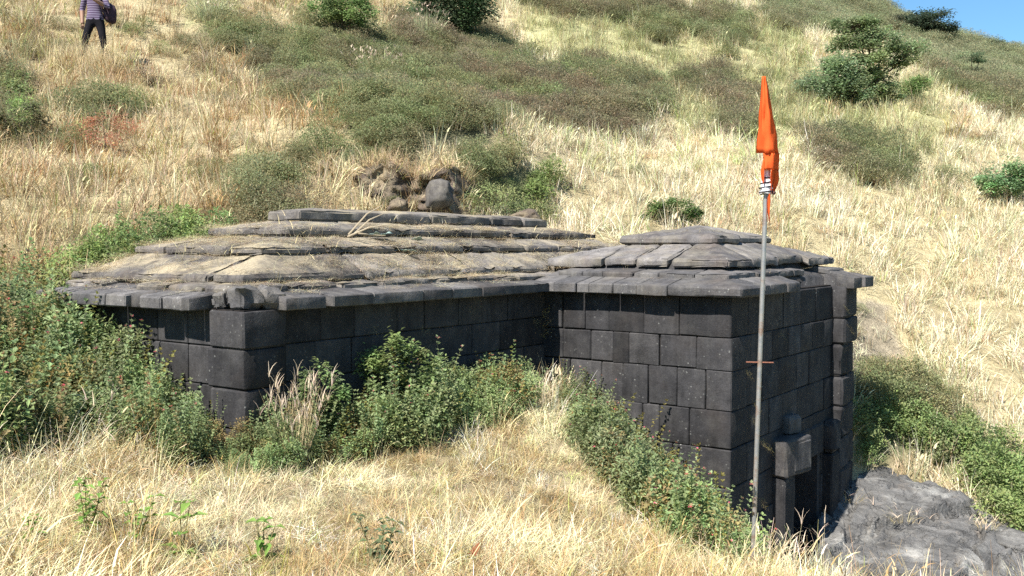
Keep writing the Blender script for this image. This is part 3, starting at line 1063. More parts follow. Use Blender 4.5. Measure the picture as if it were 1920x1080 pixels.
# bedrock below the porch: tilted slabs split by cracks
def bedrock():
    bp = np.array([pt(1640, 885, 12.3), pt(1585, 985, 11.2), pt(1600, 1100, 9.8), pt(1900, 1010, 11.0), pt(1750, 935, 11.9), pt(1820, 960, 11.5), pt(1900, 1100, 9.8), pt(1740, 1080, 10.2), pt(2000, 1080, 11.0)])
    n = len(bp)
    K = _tps(((bp[:, None, :2] - bp[None, :, :2]) ** 2).sum(-1)) + np.eye(n) * 0.4
    L = np.zeros((n + 3, n + 3)); Pm = np.c_[np.ones(n), bp[:, :2]]
    L[:n, :n] = K; L[:n, n:] = Pm; L[n:, :n] = Pm.T
    w = np.linalg.solve(L, np.r_[bp[:, 2], 0, 0, 0])
    hull = [(3.05, 9.2), (3.3, 11.0), (3.95, 12.75), (4.6, 13.0), (5.6, 12.2), (6.7, 11.4), (7.0, 10.2), (6.2, 8.9), (4.4, 8.4)]
    step = 0.04
    X, Y = np.meshgrid(np.arange(2.8, 7.2, step), np.arange(8.2, 13.2, step))
    sh = X.shape
    x, y = X.ravel(), Y.ravel()
    d2 = (x[:, None] - bp[None, :, 0]) ** 2 + (y[:, None] - bp[None, :, 1]) ** 2
    z = _tps(d2) @ w[:n] + w[n] + w[n + 1] * x + w[n + 2] * y
    rs = np.random.default_rng(4)
    # blocks elongated along the falling ridge
    ca, sa = math.cos(-0.75), math.sin(-0.75)
    a = (x * ca - y * sa) * 0.55; b = (x * sa + y * ca) * 1.0
    wq = fbm2(x, y, 1.2, 3, 91) * 0.35
    a = a + wq; b = b + fbm2(x, y, 1.2, 3, 92) * 0.35
    S = np.stack([rs.uniform(a.min(), a.max(), 40), rs.uniform(b.min(), b.max(), 40)], 1)
    D = np.sqrt((a[:, None] - S[None, :, 0]) ** 2 + (b[:, None] - S[None, :, 1]) ** 2)
    o = np.argsort(D, 1)
    d0 = np.take_along_axis(D, o[:, :1], 1)[:, 0]; d1 = np.take_along_axis(D, o[:, 1:2], 1)[:, 0]
    h = rs.uniform(-0.08, 0.12, 40)
    ta, tb = np.clip(rs.normal(0, 0.2, 40), -.3, .3), np.clip(rs.normal(0, 0.18, 40), -.3, .3)
    i = o[:, 0]
    z = z + h[i] + ta[i] * (a - S[i, 0]) + tb[i] * (b - S[i, 1]) - 0.13 * np.exp(-((d1 - d0) / 0.03) ** 2)
    z += 0.03 * fbm2(x, y, 1.5, 5, 95) - 0.10 * np.abs(fbm2(a, b * 2.5, 1.6, 4, 93)) + 0.015 + 0.014 * fbm2(x, y, 8, 4, 96) - 0.05 * np.exp(-(fbm2(a, b * 2.2, 1.1, 4, 98) / 0.03) ** 2)
    # edge falls below the soil
    inside = pip(x, y, hull)
    hp = np.array(hull)
    dmin = np.full(len(x), 9.0)
    for k in range(len(hp)):
        p0, p1 = hp[k], hp[(k + 1) % len(hp)]
        e = p1 - p0
        tt = np.clip(((x - p0[0]) * e[0] + (y - p0[1]) * e[1]) / (e @ e), 0, 1)
        dmin = np.minimum(dmin, np.hypot(x - p0[0] - tt * e[0], y - p0[1] - tt * e[1]))
    dmin = np.where(inside, dmin, -dmin) + fbm2(x, y, 1.1, 3, 97) * 0.2
    z = z + 0.05 - 0.9 * (1 - smooth(-0.15, 0.22, dmin))
    V = np.stack([x, y, z], 1)
    keep = (dmin > -0.25).reshape(sh)
    nx = sh[1]
    F = []
    for r in range(sh[0] - 1):
        for c in range(sh[1] - 1):
            if keep[r, c] and keep[r + 1, c] and keep[r, c + 1] and keep[r + 1, c + 1]:
                k = r * nx + c
                F.append((k, k + 1, k + 1 + nx, k + nx))
    used = np.unique(np.array(F).ravel())
    remap = -np.ones(len(V), int); remap[used] = np.arange(len(used))
    V = V[used]; F = remap[np.array(F)]
    c = V.mean(0)
    o = link('rock_outcrop', new_mesh('rock_outcrop', V - c, F, [M_BED], False), None, c)
    tag(o, 'broad grey bedrock outcrop split by cracks beside the temple doorway', 'rock')
    return dmin


bedrock()
BEDPOLY = [(1580, 960), (1640, 870), (1720, 930), (1790, 970), (1890, 1000), (1930, 1090), (1560, 1100)]

# ------------------------------------------------------------------ plants: building blocks
class VB:
    def __init__(s):
        s.v, s.f, s.c = [], [], []

    def quad(s, a, b, c, d, col):
        n = len(s.v)
        s.v += [a, b, c, d]; s.c += [col] * 4
        s.f.append((n, n + 1, n + 2, n + 3))

    def blade(s, p, az, h, w, bend, lean, col, tipcol=None, segs=3):
        """a blade or stalk from p, leaning towards az, bending over"""
        dx, dy = math.cos(az), math.sin(az)
        sa = az + math.pi / 2 + random.uniform(-0.9, 0.9)
        wx, wy = math.cos(sa) * w / 2, math.sin(sa) * w / 2
        x, y, z = p
        n = len(s.v)
        ang = lean
        st = h / segs
        tipcol = tipcol or col
        for k in range(segs + 1):
            f = 1 - 0.82 * (k / segs) ** 1.5
            s.v += [(x - wx * f, y - wy * f, z), (x + wx * f, y + wy * f, z)]
            q = k / segs
            cc = tuple(a * (1 - q) + b * q for a, b in zip(col, tipcol))
            s.c += [cc, cc]
            if k < segs:
                x += dx * math.sin(ang) * st; y += dy * math.sin(ang) * st; z += math.cos(ang) * st
                ang += bend / segs
                s.f.append((n + 2 * k, n + 2 * k + 1, n + 2 * k + 3, n + 2 * k + 2))
        return (x, y, z), ang

    def leaf(s, p, az, tilt, L, Wd, col, fold=0.25):
        """a pointed leaf folded along its midrib: four triangles"""
        d = np.array([math.cos(az) * math.cos(tilt), math.sin(az) * math.cos(tilt), math.sin(tilt)])
        side = np.array([-math.sin(az), math.cos(az), 0.0])
        up = np.cross(d, side)
        p = np.array(p)
        m = p + d * L * 0.45
        droop = -up * L * 0.0
        n = len(s.v)
        l = m + side * Wd / 2 + up * Wd * fold
        r = m - side * Wd / 2 + up * Wd * fold
        t = p + d * L + np.array([0, 0, -0.15 * L])
        s.v += [tuple(p), tuple(l), tuple(t), tuple(r), tuple(m)]
        s.c += [col] * 5
        s.f += [(n, n + 4, n + 1), (n + 4, n + 2, n + 1), (n, n + 3, n + 4), (n + 4, n + 3, n + 2)]

    def leaf2(s, p, az, tilt, L, Wd, col):
        """a small leaf: one bent quad"""
        ct = math.cos(tilt)
        dx, dy, dz = math.cos(az) * ct, math.sin(az) * ct, math.sin(tilt)
        sx, sy = -math.sin(az) * Wd / 2, math.cos(az) * Wd / 2
        x, y, z = p
        n = len(s.v)
        s.v += [(x, y, z), (x + dx * L * 0.5 + sx, y + dy * L * 0.5 + sy, z + dz * L * 0.5 + Wd * 0.15), (x + dx * L, y + dy * L, z + dz * L - 0.1 * L), (x + dx * L * 0.5 - sx, y + dy * L * 0.5 - sy, z + dz * L * 0.5 + Wd * 0.15)]
        s.c += [col] * 4
        s.f.append((n, n + 1, n + 2, n + 3))

    def tube(s, pts, rad, col, sides=5):
        n0 = len(s.v)
        for k, (p, r) in enumerate(zip(pts, rad)):
            p = np.array(p)
            d = np.array(pts[min(k + 1, len(pts) - 1)]) - np.array(pts[max(k - 1, 0)])
            d = d / (np.linalg.norm(d) + 1e-9)
            a = np.cross(d, (0.31, 0.95, 0.05)); a /= np.linalg.norm(a) + 1e-9
            b = np.cross(d, a)
            for j in range(sides):
                th = 2 * math.pi * j / sides
                s.v.append(tuple(p + r * (a * math.cos(th) + b * math.sin(th)))); s.c.append(col)
        for k in range(len(pts) - 1):
            for j in range(sides):
                a0 = n0 + k * sides + j; a1 = n0 + k * sides + (j + 1) % sides
                s.f.append((a0, a1, a1 + sides, a0 + sides))

    def mesh(s, name, mat):
        return new_mesh(name, s.v, s.f, [mat], False, np.array(s.c))


def jit(c, a):
    k = random.uniform(1 - a, 1 + a)
    return tuple(x * k * random.uniform(1 - a * 0.3, 1 + a * 0.3) for x in c)


SRC = {}


def variants(key, mat, makers):
    col = bpy.data.collections.new(key)
    for i, mk in enumerate(makers):
        random.seed(hash_key(key) + i)
        o = bpy.data.objects.new('%s_sprig.%03d' % (key, i + 1), mk().mesh(key, mat))
        col.objects.link(o)
    SRC[key] = (col, len(makers))


def hash_key(k):
    return sum(ord(c) * (i + 3) for i, c in enumerate(k)) * 100


def grass(n, h, spread, w, bend, lean, tip=None, head=0.0, segs=3, green=0.0):
    def mk():
        b = VB()
        for _ in range(n):
            r = spread * math.sqrt(random.random()); a = random.uniform(0, 2 * math.pi)
            az = a + random.uniform(-1.2, 1.2)
            hh = h * random.uniform(0.45, 1.15)
            c = jit((1, 1, 1), 0.35)
            if random.random() < 0.14: c = jit((0.62, 0.5, 0.42), 0.2)
            if random.random() < green: c = jit((0.55, 0.75, 0.35), 0.2)
            e, ang = b.blade((r * math.cos(a), r * math.sin(a), -0.03), az, hh, w * random.uniform(0.6, 1.3), bend * random.uniform(0.2, 1.5), lean * random.random(), tuple(x * 0.85 for x in c), c, segs)
            if random.random() < head:
                hc = jit(tip or (0.95, 0.9, 0.85), 0.15)
                b.blade(e, az, 0.07 + 0.05 * random.random(), w * 2.2, 0.8, min(ang, 1.4), hc, hc, 2)
        return b
    return mk


def straw_mat(n, L, w, spread, hi=0.05):
    def mk():
        b = VB()
        for _ in range(n):
            r = spread * math.sqrt(random.random()); a = random.uniform(0, 6.283)
            c = jit((1, 1, 1), 0.35)
            if random.random() < 0.15: c = jit((0.55, 0.42, 0.33), 0.2)
            b.blade((r * math.cos(a), r * math.sin(a), random.uniform(0.0, hi)), random.uniform(0, 6.283), L * random.uniform(0.4, 1.2), w * random.uniform(0.6, 1.2),
                    random.uniform(-0.1, 0.5) * (0.3 if hi < 0.03 else 1), random.uniform(1.0, 1.5) if hi > 0.03 else random.uniform(1.42, 1.56), c, c, 2)
        return b
    return mk


def leafy(h, nst, pink, dry=0.12, spread=0.1, L=0.05):
    """upright stems with pairs of small leaves, the way the herbs round the temple grow"""
    def mk():
        b = VB()
        for _ in range(nst):
            r = spread * math.sqrt(random.random()); a = random.uniform(0, 6.283)
            az = random.uniform(0, 6.283)
            hh = h * random.uniform(0.4, 1.15)
            lean = random.uniform(0, 0.6)
            x0, y0 = r * math.cos(a), r * math.sin(a)
            isdry = random.random() < dry
            lc = (0.85, 0.66, 0.42) if isdry else (1, 1, 1)
            b.blade((x0, y0, 0), az, hh, 0.006, 0.1, lean, (0.9, 0.65, 0.5), (0.9, 0.8, 0.6), 2)
            nw = max(4, int(hh / 0.036))
            ph = random.uniform(0, 3)
            for k in range(nw):
                q = (k + 1) / nw
                if q < 0.22: continue
                px = x0 + math.cos(az) * math.sin(lean) * hh * q; py = y0 + math.sin(az) * math.sin(lean) * hh * q; pz = math.cos(lean) * hh * q
                for m in range(2 if q < 0.9 else 4):
                    aa = ph + k * 1.57 + m * (3.14 if q < 0.9 else 1.57)
                    b.leaf2((px, py, pz), aa + random.uniform(-.4, .4), random.uniform(0.0, 0.75) if q < 0.9 else random.uniform(0.5, 1.1),
                            L * random.uniform(0.7, 1.3) * (1.15 - 0.5 * q), L * 0.5 * random.uniform(0.8, 1.2), jit(lc, 0.16))
                if random.random() < 0.6:
                    aa = random.uniform(0, 6.283)
                    b.leaf2((px, py, pz), aa, random.uniform(0.2, 0.9), L * 0.7, L * 0.35, jit(lc, 0.3))
            if random.random() < pink:
                for _k in range(random.randint(3, 7)):
                    b.leaf2((px, py, pz + 0.004), random.uniform(0, 6.283), random.uniform(0.3, 1.3), 0.022, 0.015, jit((2.6, 0.55, 1.5), 0.3))
        return b
    return mk


def shrubby(rad, hgt, n, L, cols):
    """a low dome of twigs and small leaves with dry brown seed heads"""
    def mk():
        b = VB()
        for _ in range(10):
            az = random.uniform(0, 6.283)
            b.blade((0, 0, 0), az, hgt * random.uniform(0.7, 1.0), 0.012, 0.3, random.uniform(0.1, 0.9), (0.8, 0.6, 0.5), (0.9, 0.7, 0.6), 2)
        for _ in range(n):
            az = random.uniform(0, 6.283)
            zz = random.random()
            rr = rad * math.sqrt(max(0, 1 - (zz * 0.95) ** 2)) * random.uniform(0.55, 1.05)
            k = 1 + 0.25 * math.sin(az * 3 + zz * 7)
            p = (rr * k * math.cos(az), rr * k * math.sin(az), hgt * zz * random.uniform(0.8, 1.1) + 0.02)
            c = random.choice(cols)
            b.leaf2(p, random.uniform(0, 6.283), random.uniform(-0.3, 1.2), L * random.uniform(0.6, 1.5), L * 0.55 * random.uniform(0.7, 1.3), jit(c, 0.18))
        return b
    return mk


BR = (1.1, 0.94, 0.86)
variants('near_grass', M_GRASS, [grass(34, 0.30, 0.10, 0.0045, 1.1, 0.7, head=0.05, segs=4), grass(30, 0.26, 0.12, 0.0045, 1.6, 0.9, segs=4), grass(22, 0.44, 0.08, 0.005, 0.9, 0.5, head=0.15, segs=4),
                                 grass(40, 0.20, 0.13, 0.004, 1.2, 1.0), grass(30, 0.32, 0.12, 0.005, 1.6, 0.7, head=0.05, segs=4), straw_mat(46, 0.28, 0.0045, 0.14), straw_mat(46, 0.2, 0.005, 0.14)])
variants('hill_grass', M_GRASS, [grass(30, 0.42, 0.17, 0.011, 0.8, 0.5, head=0.12), grass(26, 0.52, 0.14, 0.011, 0.6, 0.4, head=0.3), grass(34, 0.30, 0.2, 0.010, 1.3, 0.8), grass(28, 0.40, 0.18, 0.012, 1.2, 0.7), straw_mat(40, 0.36, 0.012, 0.22),
                                 grass(24, 0.46, 0.15, 0.011, 0.9, 0.6, green=0.3)])
variants('leafy_herb', M_LEAF, [leafy(0.50, 6, 0.03, L=0.042), leafy(0.42, 7, 0.0, L=0.042), leafy(0.58, 5, 0.06, L=0.045), leafy(0.36, 7, 0.03, 0.3, L=0.04), shrubby(0.20, 0.40, 620, 0.036, [(1, 1, 1), (0.92, 0.98, 0.88), (1.12, 1.1, 0.95)]), leafy(0.50, 6, 0.12, 0.1, L=0.042), shrubby(0.24, 0.32, 640, 0.034, [(1, 1, 1), (0.9, 0.97, 0.85), (1.15, 1.05, 0.95)])])
variants('shrub_cover', M_LEAF, [shrubby(0.40, 0.38, 950, 0.034, [(1, 1, 1), (0.95, 1.02, 0.9), BR]), shrubby(0.34, 0.44, 850, 0.032, [(1, 1, 1), BR, (0.9, 0.9, 0.85)]), shrubby(0.44, 0.34, 1000, 0.036, [(1, 1.04, 0.92), (0.92, 1.0, 0.85)])])
variants('green_cover', M_LEAF, [shrubby(0.30, 0.36, 560, 0.05, [(1, 1, 1), (0.9, 0.97, 0.85), (1.1, 1.1, 0.95)]), shrubby(0.26, 0.42, 520, 0.048, [(1, 1, 1), (1.1, 1.1, 0.9), (1.25, 1.1, 1.0)]), leafy(0.45, 9, 0.0, 0.1, 0.2, 0.06)])
variants('roof_straw', M_GRASS, [straw_mat(34, 0.13, 0.0028, 0.13, 0.012), straw_mat(30, 0.10, 0.0028, 0.12, 0.012), straw_mat(34, 0.16, 0.0025, 0.15, 0.012), grass(9, 0.075, 0.08, 0.0025, 0.8, 0.5, segs=2), grass(6, 0.13, 0.05, 0.0025, 0.8, 0.4, head=0.3)])


def scatter(name, key, P, rot, scl, col, idx, label, kind='stuff'):
    """one object whose points each carry a plant of one of the kinds"""
    n = len(P)
    me = bpy.data.meshes.new(name)
    me.vertices.add(n)
    me.vertices.foreach_set('co', np.asarray(P, np.float32).ravel())
    for an, typ, data, fld in (('rot', 'FLOAT_VECTOR', rot, 'vector'), ('scl', 'FLOAT_VECTOR', scl, 'vector'), ('col', 'FLOAT_COLOR', np.c_[col, np.ones(n)], 'color'), ('idx', 'INT', idx, 'value')):
        a = me.attributes.new(an, typ, 'POINT')
        a.data.foreach_set(fld, np.asarray(data, np.int32 if typ == 'INT' else np.float32).ravel())
    o = link(name, me)
    ng = bpy.data.node_groups.new(name, 'GeometryNodeTree')
    ng.interface.new_socket('Geometry', in_out='INPUT', socket_type='NodeSocketGeometry')
    ng.interface.new_socket('Geometry', in_out='OUTPUT', socket_type='NodeSocketGeometry')
    gi, go = ng.nodes.new('NodeGroupInput'), ng.nodes.new('NodeGroupOutput')
    ip = ng.nodes.new('GeometryNodeInstanceOnPoints')
    ci = ng.nodes.new('GeometryNodeCollectionInfo')
    ci.inputs['Collection'].default_value = SRC[key][0]
    ci.inputs['Separate Children'].default_value = True
    ci.inputs['Reset Children'].default_value = True
    ip.inputs['Pick Instance'].default_value = True

    def na(nm, typ):
        q = ng.nodes.new('GeometryNodeInputNamedAttribute')
        q.data_type = typ
        q.inputs['Name'].default_value = nm
        return q.outputs['Attribute']
    L = ng.links.new
    L(gi.outputs[0], ip.inputs['Points'])
    L(ci.outputs[0], ip.inputs['Instance'])
    L(na('idx', 'INT'), ip.inputs['Instance Index'])
    L(na('rot', 'FLOAT_VECTOR'), ip.inputs['Rotation'])
    L(na('scl', 'FLOAT_VECTOR'), ip.inputs['Scale'])
    L(ip.outputs[0], go.inputs[0])
    md = o.modifiers.new('plants', 'NODES')
    md.node_group = ng
    tag(o, label, None, None, kind)
    return o


def pal(n, a, b, t, j=0.12):
    """colours between a and b"""
    t = np.clip(t, 0, 1)[:, None]
    c = np.array(a) * (1 - t) + np.array(b) * t
    return c * rng.uniform(1 - j, 1 + j, (n, 1)) * rng.uniform(1 - j * 0.3, 1 + j * 0.3, (n, 3))


def rots(n, tilt=0.15):
    return np.stack([rng.normal(0, tilt, n), rng.normal(0, tilt, n), rng.uniform(0, 6.283, n)], 1)


def sc3(s, zj=0.25):
    n = len(s)
    return np.stack([s, s, s * rng.uniform(1 - zj, 1 + zj, n)], 1)


def off_building(X, Y, pad=0.0):
    u, v = uv_of(X, Y)
    a = (u > -0.02 - pad) & (u < 2.72 + pad) & (v > -0.05 - pad) & (v < 7.85 + pad)
    b = (u > PU - 0.05 - pad) & (u < 0.3) & (v > PV - 0.03 - pad) & (v < PV + 3.85 + pad)
    pit = (u < PU + 0.05) & (u > PU - 1.7) & (v > PV + 0.5) & (v < PV + 4.0)
    return ~(a | b | pit)


def on_bed(P):
    px, py, f = proj(P)
    return pip(px + fbm2(P[:, 0], P[:, 1], 2.0, 2, 5) * 12, py, BEDPOLY) & (P[:, 1] < 13)


# candidates over the hill: as many per metre of distance everywhere, so that far ones are sparser
def polar(n, r0, r1, a0=-40, a1=44):
    th = np.radians(rng.uniform(a0, a1, n)); r = rng.uniform(r0, r1, n)
    X, Y = r * np.sin(th), r * np.cos(th)
    return np.stack([X, Y, ground_z(X, Y)], 1), r


P, r = polar(32000, 9.0, 82.0)
cl = classify(P)
ok = off_building(P[:, 0], P[:, 1]) & ~on_bed(P)
P, r, cl = P[ok], r[ok], cl[ok]
px, py, f = proj(P)
keep = (py > -400) & (P[:, 2] > -9)
P, r, cl, px, py = P[keep], r[keep], cl[keep], px[keep], py[keep]

# dry grass
m = ((cl == 0) | (cl == 4) | ((cl == 3) & (rng.random(len(P)) < 0.4)) | ((cl == 1) & (rng.random(len(P)) < 0.24)) | ((cl == 2) & (rng.random(len(P)) < 0.22)))
Q, rq, pxq, pyq, cq = P[m], r[m], px[m], py[m], cl[m]
n = len(Q)
nn = fbm2(Q[:, 0], Q[:, 1], 0.5, 3, 101); n2 = fbm2(Q[:, 0], Q[:, 1], 1.3, 3, 103)
thin = (n2 > -0.32) | (rng.random(n) < 0.4)
left = pal(n, (0.56, 0.46, 0.27), (0.79, 0.70, 0.46), 0.5 + 1.1 * nn)
right = pal(n, (0.72, 0.67, 0.44), (0.88, 0.84, 0.62), 0.5 + 1.1 * nn)
w = smooth(600, 1100, pxq)[:, None]
c = left * (1 - w) + right * w
rust = (n2 > np.where(pxq < 700, 0.10, 0.28)) & (rng.random(n) < 0.55)
c[rust] *= rng.uniform(0.55, 0.9, (rust.sum(), 1)) * np.array([1.0, 0.80, 0.66])
grn = rng.random(n) < 0.05 + 0.25 * smooth(0.1, 0.5, nn)
c[grn & (pyq < 330)] *= (0.72, 0.86, 0.55)
yg = cq == 4
c[yg] = pal(yg.sum(), (0.42, 0.44, 0.22), (0.74, 0.68, 0.42), 0.5 + 1.2 * nn[yg])
hs = np.where((cq == 1) | (cq == 2), 0.9, 1.0) * rng.uniform(0.7, 1.25, n) * (np.maximum(rq, 14) / 20) ** 0.33
hs *= np.where(cq == 3, 0.6, 1.0)
ti = rng.choice(6, n, p=[.2, .2, .2, .2, .1, .1])
scatter('dry_grass', 'hill_grass', Q[thin], rots(n, 0.18)[thin], sc3(hs)[thin], c[thin], ti[thin], 'dry straw coloured grass covering the hillside')

# brown shrub cover
m = (cl == 1) | ((cl == 0) & (fbm2(P[:, 0], P[:, 1], 0.7, 3, 115) > np.where(px < 650, 0.13, 0.24)) & (rng.random(len(P)) < 0.35) & (py < 420)) | ((cl == 4) & (rng.random(len(P)) < 0.10)) | ((cl == 3) & (rng.random(len(P)) < 0.05))
Q, rq, pxq, pyq, cq = P[m], r[m], px[m], py[m], cl[m]
n = len(Q)
nn = fbm2(Q[:, 0], Q[:, 1], 0.45, 4, 111)
c = pal(n, (0.275, 0.24, 0.165), (0.265, 0.285, 0.155), 0.5 + 1.6 * nn, 0.2)
far = smooth(40, 60, rq)[:, None]
c = c * (1 - far) + np.array([0.33, 0.345, 0.22]) * far * rng.uniform(0.85, 1.15, (n, 1))  # haze put into the colour: distant shrubs paled towards grey green
hs = rng.uniform(0.7, 1.3, n) * (np.maximum(rq, 14) / 22) ** 0.5
hs = np.where(cq == 1, hs, hs * 0.6)
scatter('shrub_cover', 'shrub_cover', Q, rots(n, 0.15), sc3(hs), c, rng.integers(0, 3, n), 'low brownish green shrub cover in patches over the slope')

# green undergrowth
m = cl == 2
Q, rq = P[m], r[m]
n = len(Q)
nn = fbm2(Q[:, 0], Q[:, 1], 0.6, 3, 121)
c = pal(n, (0.24, 0.27, 0.135), (0.255, 0.34, 0.14), 0.5 + 1.3 * nn, 0.2)
scatter('green_undergrowth', 'green_cover', Q, rots(n, 0.15), sc3(rng.uniform(0.6, 1.15, n) * (np.maximum(rq, 12) / 16) ** 0.4), c, rng.integers(0, 3, n), 'green leafy undergrowth on the slope beside and behind the temple')
EX = 0
for poly, Y0, Y1, num in ((GREENY[0], 9.0, 13.8, 900), (GREENY[1], 7.5, 11, 260), (GREENY[2], 10.5, 14.5, 900), (GREENY[3], 11.5, 14, 160)):
    pass

# leafy herbs close to the temple
X = np.r_[rng.uniform(-6.5, 3.2, 9000), rng.uniform(0.3, 2.6, 2600)]; Y = np.r_[rng.uniform(4.6, 11.0, 9000), rng.uniform(6.8, 10.6, 2600)]
Q = np.stack([X, Y, ground_z(X, Y)], 1)
cq = classify(Q)
k = (cq == 5) & off_building(X, Y, 0.02)
Q = Q[k]
n = len(Q)
nn = fbm2(Q[:, 0], Q[:, 1], 0.9, 3, 131)
c = pal(n, (0.225, 0.26, 0.14), (0.30, 0.38, 0.18), 0.5 + 1.3 * nn, 0.2)
dryish = rng.random(n) < 0.10
c[dryish] = pal(dryish.sum(), (0.30, 0.23, 0.12), (0.36, 0.30, 0.15), rng.random(dryish.sum()))
uq, vq = uv_of(Q[:, 0], Q[:, 1])
hs = rng.uniform(0.55, 1.2, n) * (1 + 0.55 * fbm2(Q[:, 0], Q[:, 1], 1.8, 3, 135))
hs *= np.where((vq > PV - 1.2) & (uq < 0.0), 0.95, 1.0)
pxq, pyq, _ = proj(Q)
hs *= np.where(pxq < 300, 1.0, 0.78)
hs *= 1 - 0.40 * np.exp(-((pxq - 450) / 70.0) ** 2)
scatter('leafy_undergrowth', 'leafy_herb', Q, rots(n, 0.2), sc3(hs), c, rng.choice(7, n, p=[.12, .13, .10, .15, .24, .06, .20]), 'green leafy herbs with small pink flowers growing against the temple walls')

# grass in front
X = rng.uniform(-5.5, 5.5, 13000); Y = 3.4 + (10.4 - 3.4) * rng.random(13000) ** 1.25
Q = np.stack([X, Y, ground_z(X, Y)], 1)
cq = classify(Q)
uq, vq = uv_of(X, Y)
pxq, pyq, _ = proj(Q)
k = off_building(X, Y, 0.02) & ~on_bed(Q) & ((cq == 0) | (cq == 4) | ((cq == 5) & (rng.random(len(X)) < np.where(X > 0.4, 0.3, 0.12))) | ((cq == 3) & (rng.random(len(X)) < 0.3)))
k &= ~((uq < PU + 0.3) & (vq > PV - 0.9) & (Q[:, 2] < -2.75))
k &= (X < 3.6) & (X > -5.2)
Q, cq, pxq, pyq = Q[k], cq[k], pxq[k], pyq[k]
n = len(Q)
nn = fbm2(Q[:, 0], Q[:, 1], 1.1, 3, 141); n2 = fbm2(Q[:, 0], Q[:, 1], 0.6, 2, 143)
c = pal(n, (0.60, 0.50, 0.285), (0.87, 0.78, 0.52), 0.5 + 1.2 * nn, 0.16)
grn = rng.random(n) < 0.05
c[grn] *= (0.6, 0.75, 0.45)
brn = (nn < -0.05) & (rng.random(n) < 0.4)
c[brn] *= rng.uniform(0.5, 0.9, (brn.sum(), 1)) * np.array([1.0, 0.84, 0.68])
pale = rng.random(n) < 0.05
c[pale] = np.array([0.88, 0.85, 0.74])
hs = rng.uniform(0.5, 1.25, n) * np.clip(1 + 0.8 * n2, 0.75, 1.6)
hs *= np.where(cq == 5, 1.05, 1.0)
hs *= 0.80 + 0.28 * (1 - smooth(250, 420, pxq)) + 0.35 * np.exp(-((pxq - 1000) / 160) ** 2 - ((pyq - 770) / 80) ** 2)
scatter('dry_meadow_grass', 'near_grass', Q, rots(n, 0.2), sc3(hs), c, rng.choice(7, n, p=[.12, .14, .04, .2, .12, .19, .19]), 'pale dry grass and straw on the ground in front of the temple')

# dry grass on the roof: thick at the foot of each course
n = 7600
u = rng.uniform(-0.05, 3.0, n); v = rng.uniform(0.0, 7.4, n)
n2_ = 1100
u = np.r_[u, rng.uniform(PU, 0.3, n2_)]; v = np.r_[v, rng.uniform(PV, PV + 3.6, n2_)]
z = roof_z(u, v)
zi = np.maximum(roof_z(u + 0.10, v + 0.02), roof_z(u - 0.03, v + 0.12))
foot = (zi - z) > 0.05
nn = fbm2(u * 1.0, v, 1.6, 3, 151)
porch = np.arange(len(u)) >= n
tn = (u > 0.2) & (u < 2.7) & (v > 0.2)
dens = np.where(nn > -0.05, 0.85, np.where(foot, 0.3, 0.10)) * np.where(porch, 0.16, 1.0) * np.where(tn, 1, 0.35)
dens = np.where(~porch & (u < 0.0), 0.03, dens)
dens = np.where((z > 0.2), 0.03, dens)
dens = np.where((v < 1.0) & (u < 1.4) & (u > 0.3), dens * 0.45, dens)
k = rng.random(len(u)) < dens
u, v, z, foot = u[k], v[k], z[k], foot[k]
n = len(u)
Q = W(u, v, z + 0.005)
c = pal(n, (0.48, 0.40, 0.25), (0.74, 0.65, 0.45), rng.random(n), 0.15)
ti = np.where(rng.random(n) < np.where(foot, 0.32, 0.13), rng.integers(3, 5, n), rng.integers(0, 3, n))
scatter('roof_grass', 'roof_straw', Q, rots(n, 0.1), sc3(rng.uniform(0.6, 1.1, n)), c, ti, 'thin dry grass and straw lying on the roof courses')

# ------------------------------------------------------------------ ledge and loose rocks
# a low broken ledge of dark earth and rock behind the roof
nu_, nv_ = 64, 34
cols_, rows__ = np.meshgrid(np.linspace(560, 890, nu_), np.linspace(0, 1, nv_))
cc_, rr_ = cols_.ravel(), rows__.ravel()
prow = 418 - rr_ * (418 - (296 + 10 * np.sin(cc_ * 0.05)))
BP = np.array([pt(a_, b_, 13.72 + 0.95 * c_ ** 1.5) for a_, b_, c_ in zip(cc_, prow, rr_)])
q_ = np.stack([BP[:, 0] * 1.0, BP[:, 1] * 0.3, BP[:, 2] * 1.0], 1)
rec = fbm(q_ * 2.1 + 4.0, 4, 201)
fine_ = fbm(q_ * 7.0, 4, 203)
edge = np.maximum(np.abs(cc_ - 725) / 165 - 0.72, 0) * 3.2 + np.maximum(rr_ - 0.86, 0) * 4 + np.maximum(0.08 - rr_, 0) * 3
BP[:, 1] += 0.22 * np.clip(rec * 2.6, -0.5, 1.0) + 0.16 * fine_ + 0.10 * fbm(q_ * 13.0, 3, 207) - 0.20 * np.exp(-((rr_ - 0.80) / 0.12) ** 2) + 0.5 * edge
BP[:, 2] += 0.08 * fine_ - 0.28 * edge
c0_ = BP.mean(0)
ff_ = [(r_ * nu_ + c_, r_ * nu_ + c_ + 1, (r_ + 1) * nu_ + c_ + 1, (r_ + 1) * nu_ + c_) for r_ in range(nv_ - 1) for c_ in range(nu_ - 1)]
M_EARTH = mat_rock('earthy_rock', (0.07, 0.054, 0.042), (0.15, 0.115, 0.085), (0.36, 0.29, 0.18), (0.24, 0.165, 0.10))
o = link('earth_bank', new_mesh('earth_bank', BP - c0_, ff_, [M_EARTH], True), None, c0_)
tag(o, 'dark broken ledge of earth and rock behind the hall roof ridge', 'bank')
random.seed(91)
rngb = np.random.default_rng(91)
kk_ = np.nonzero(((rr_ > 0.74) & (rngb.random(len(rr_)) < 0.22)) | ((rr_ < 0.74) & (rngb.random(len(rr_)) < 0.02)))[0]
Qb = BP[kk_] + np.array([0, -0.03, 0.0])
nb_ = len(Qb)
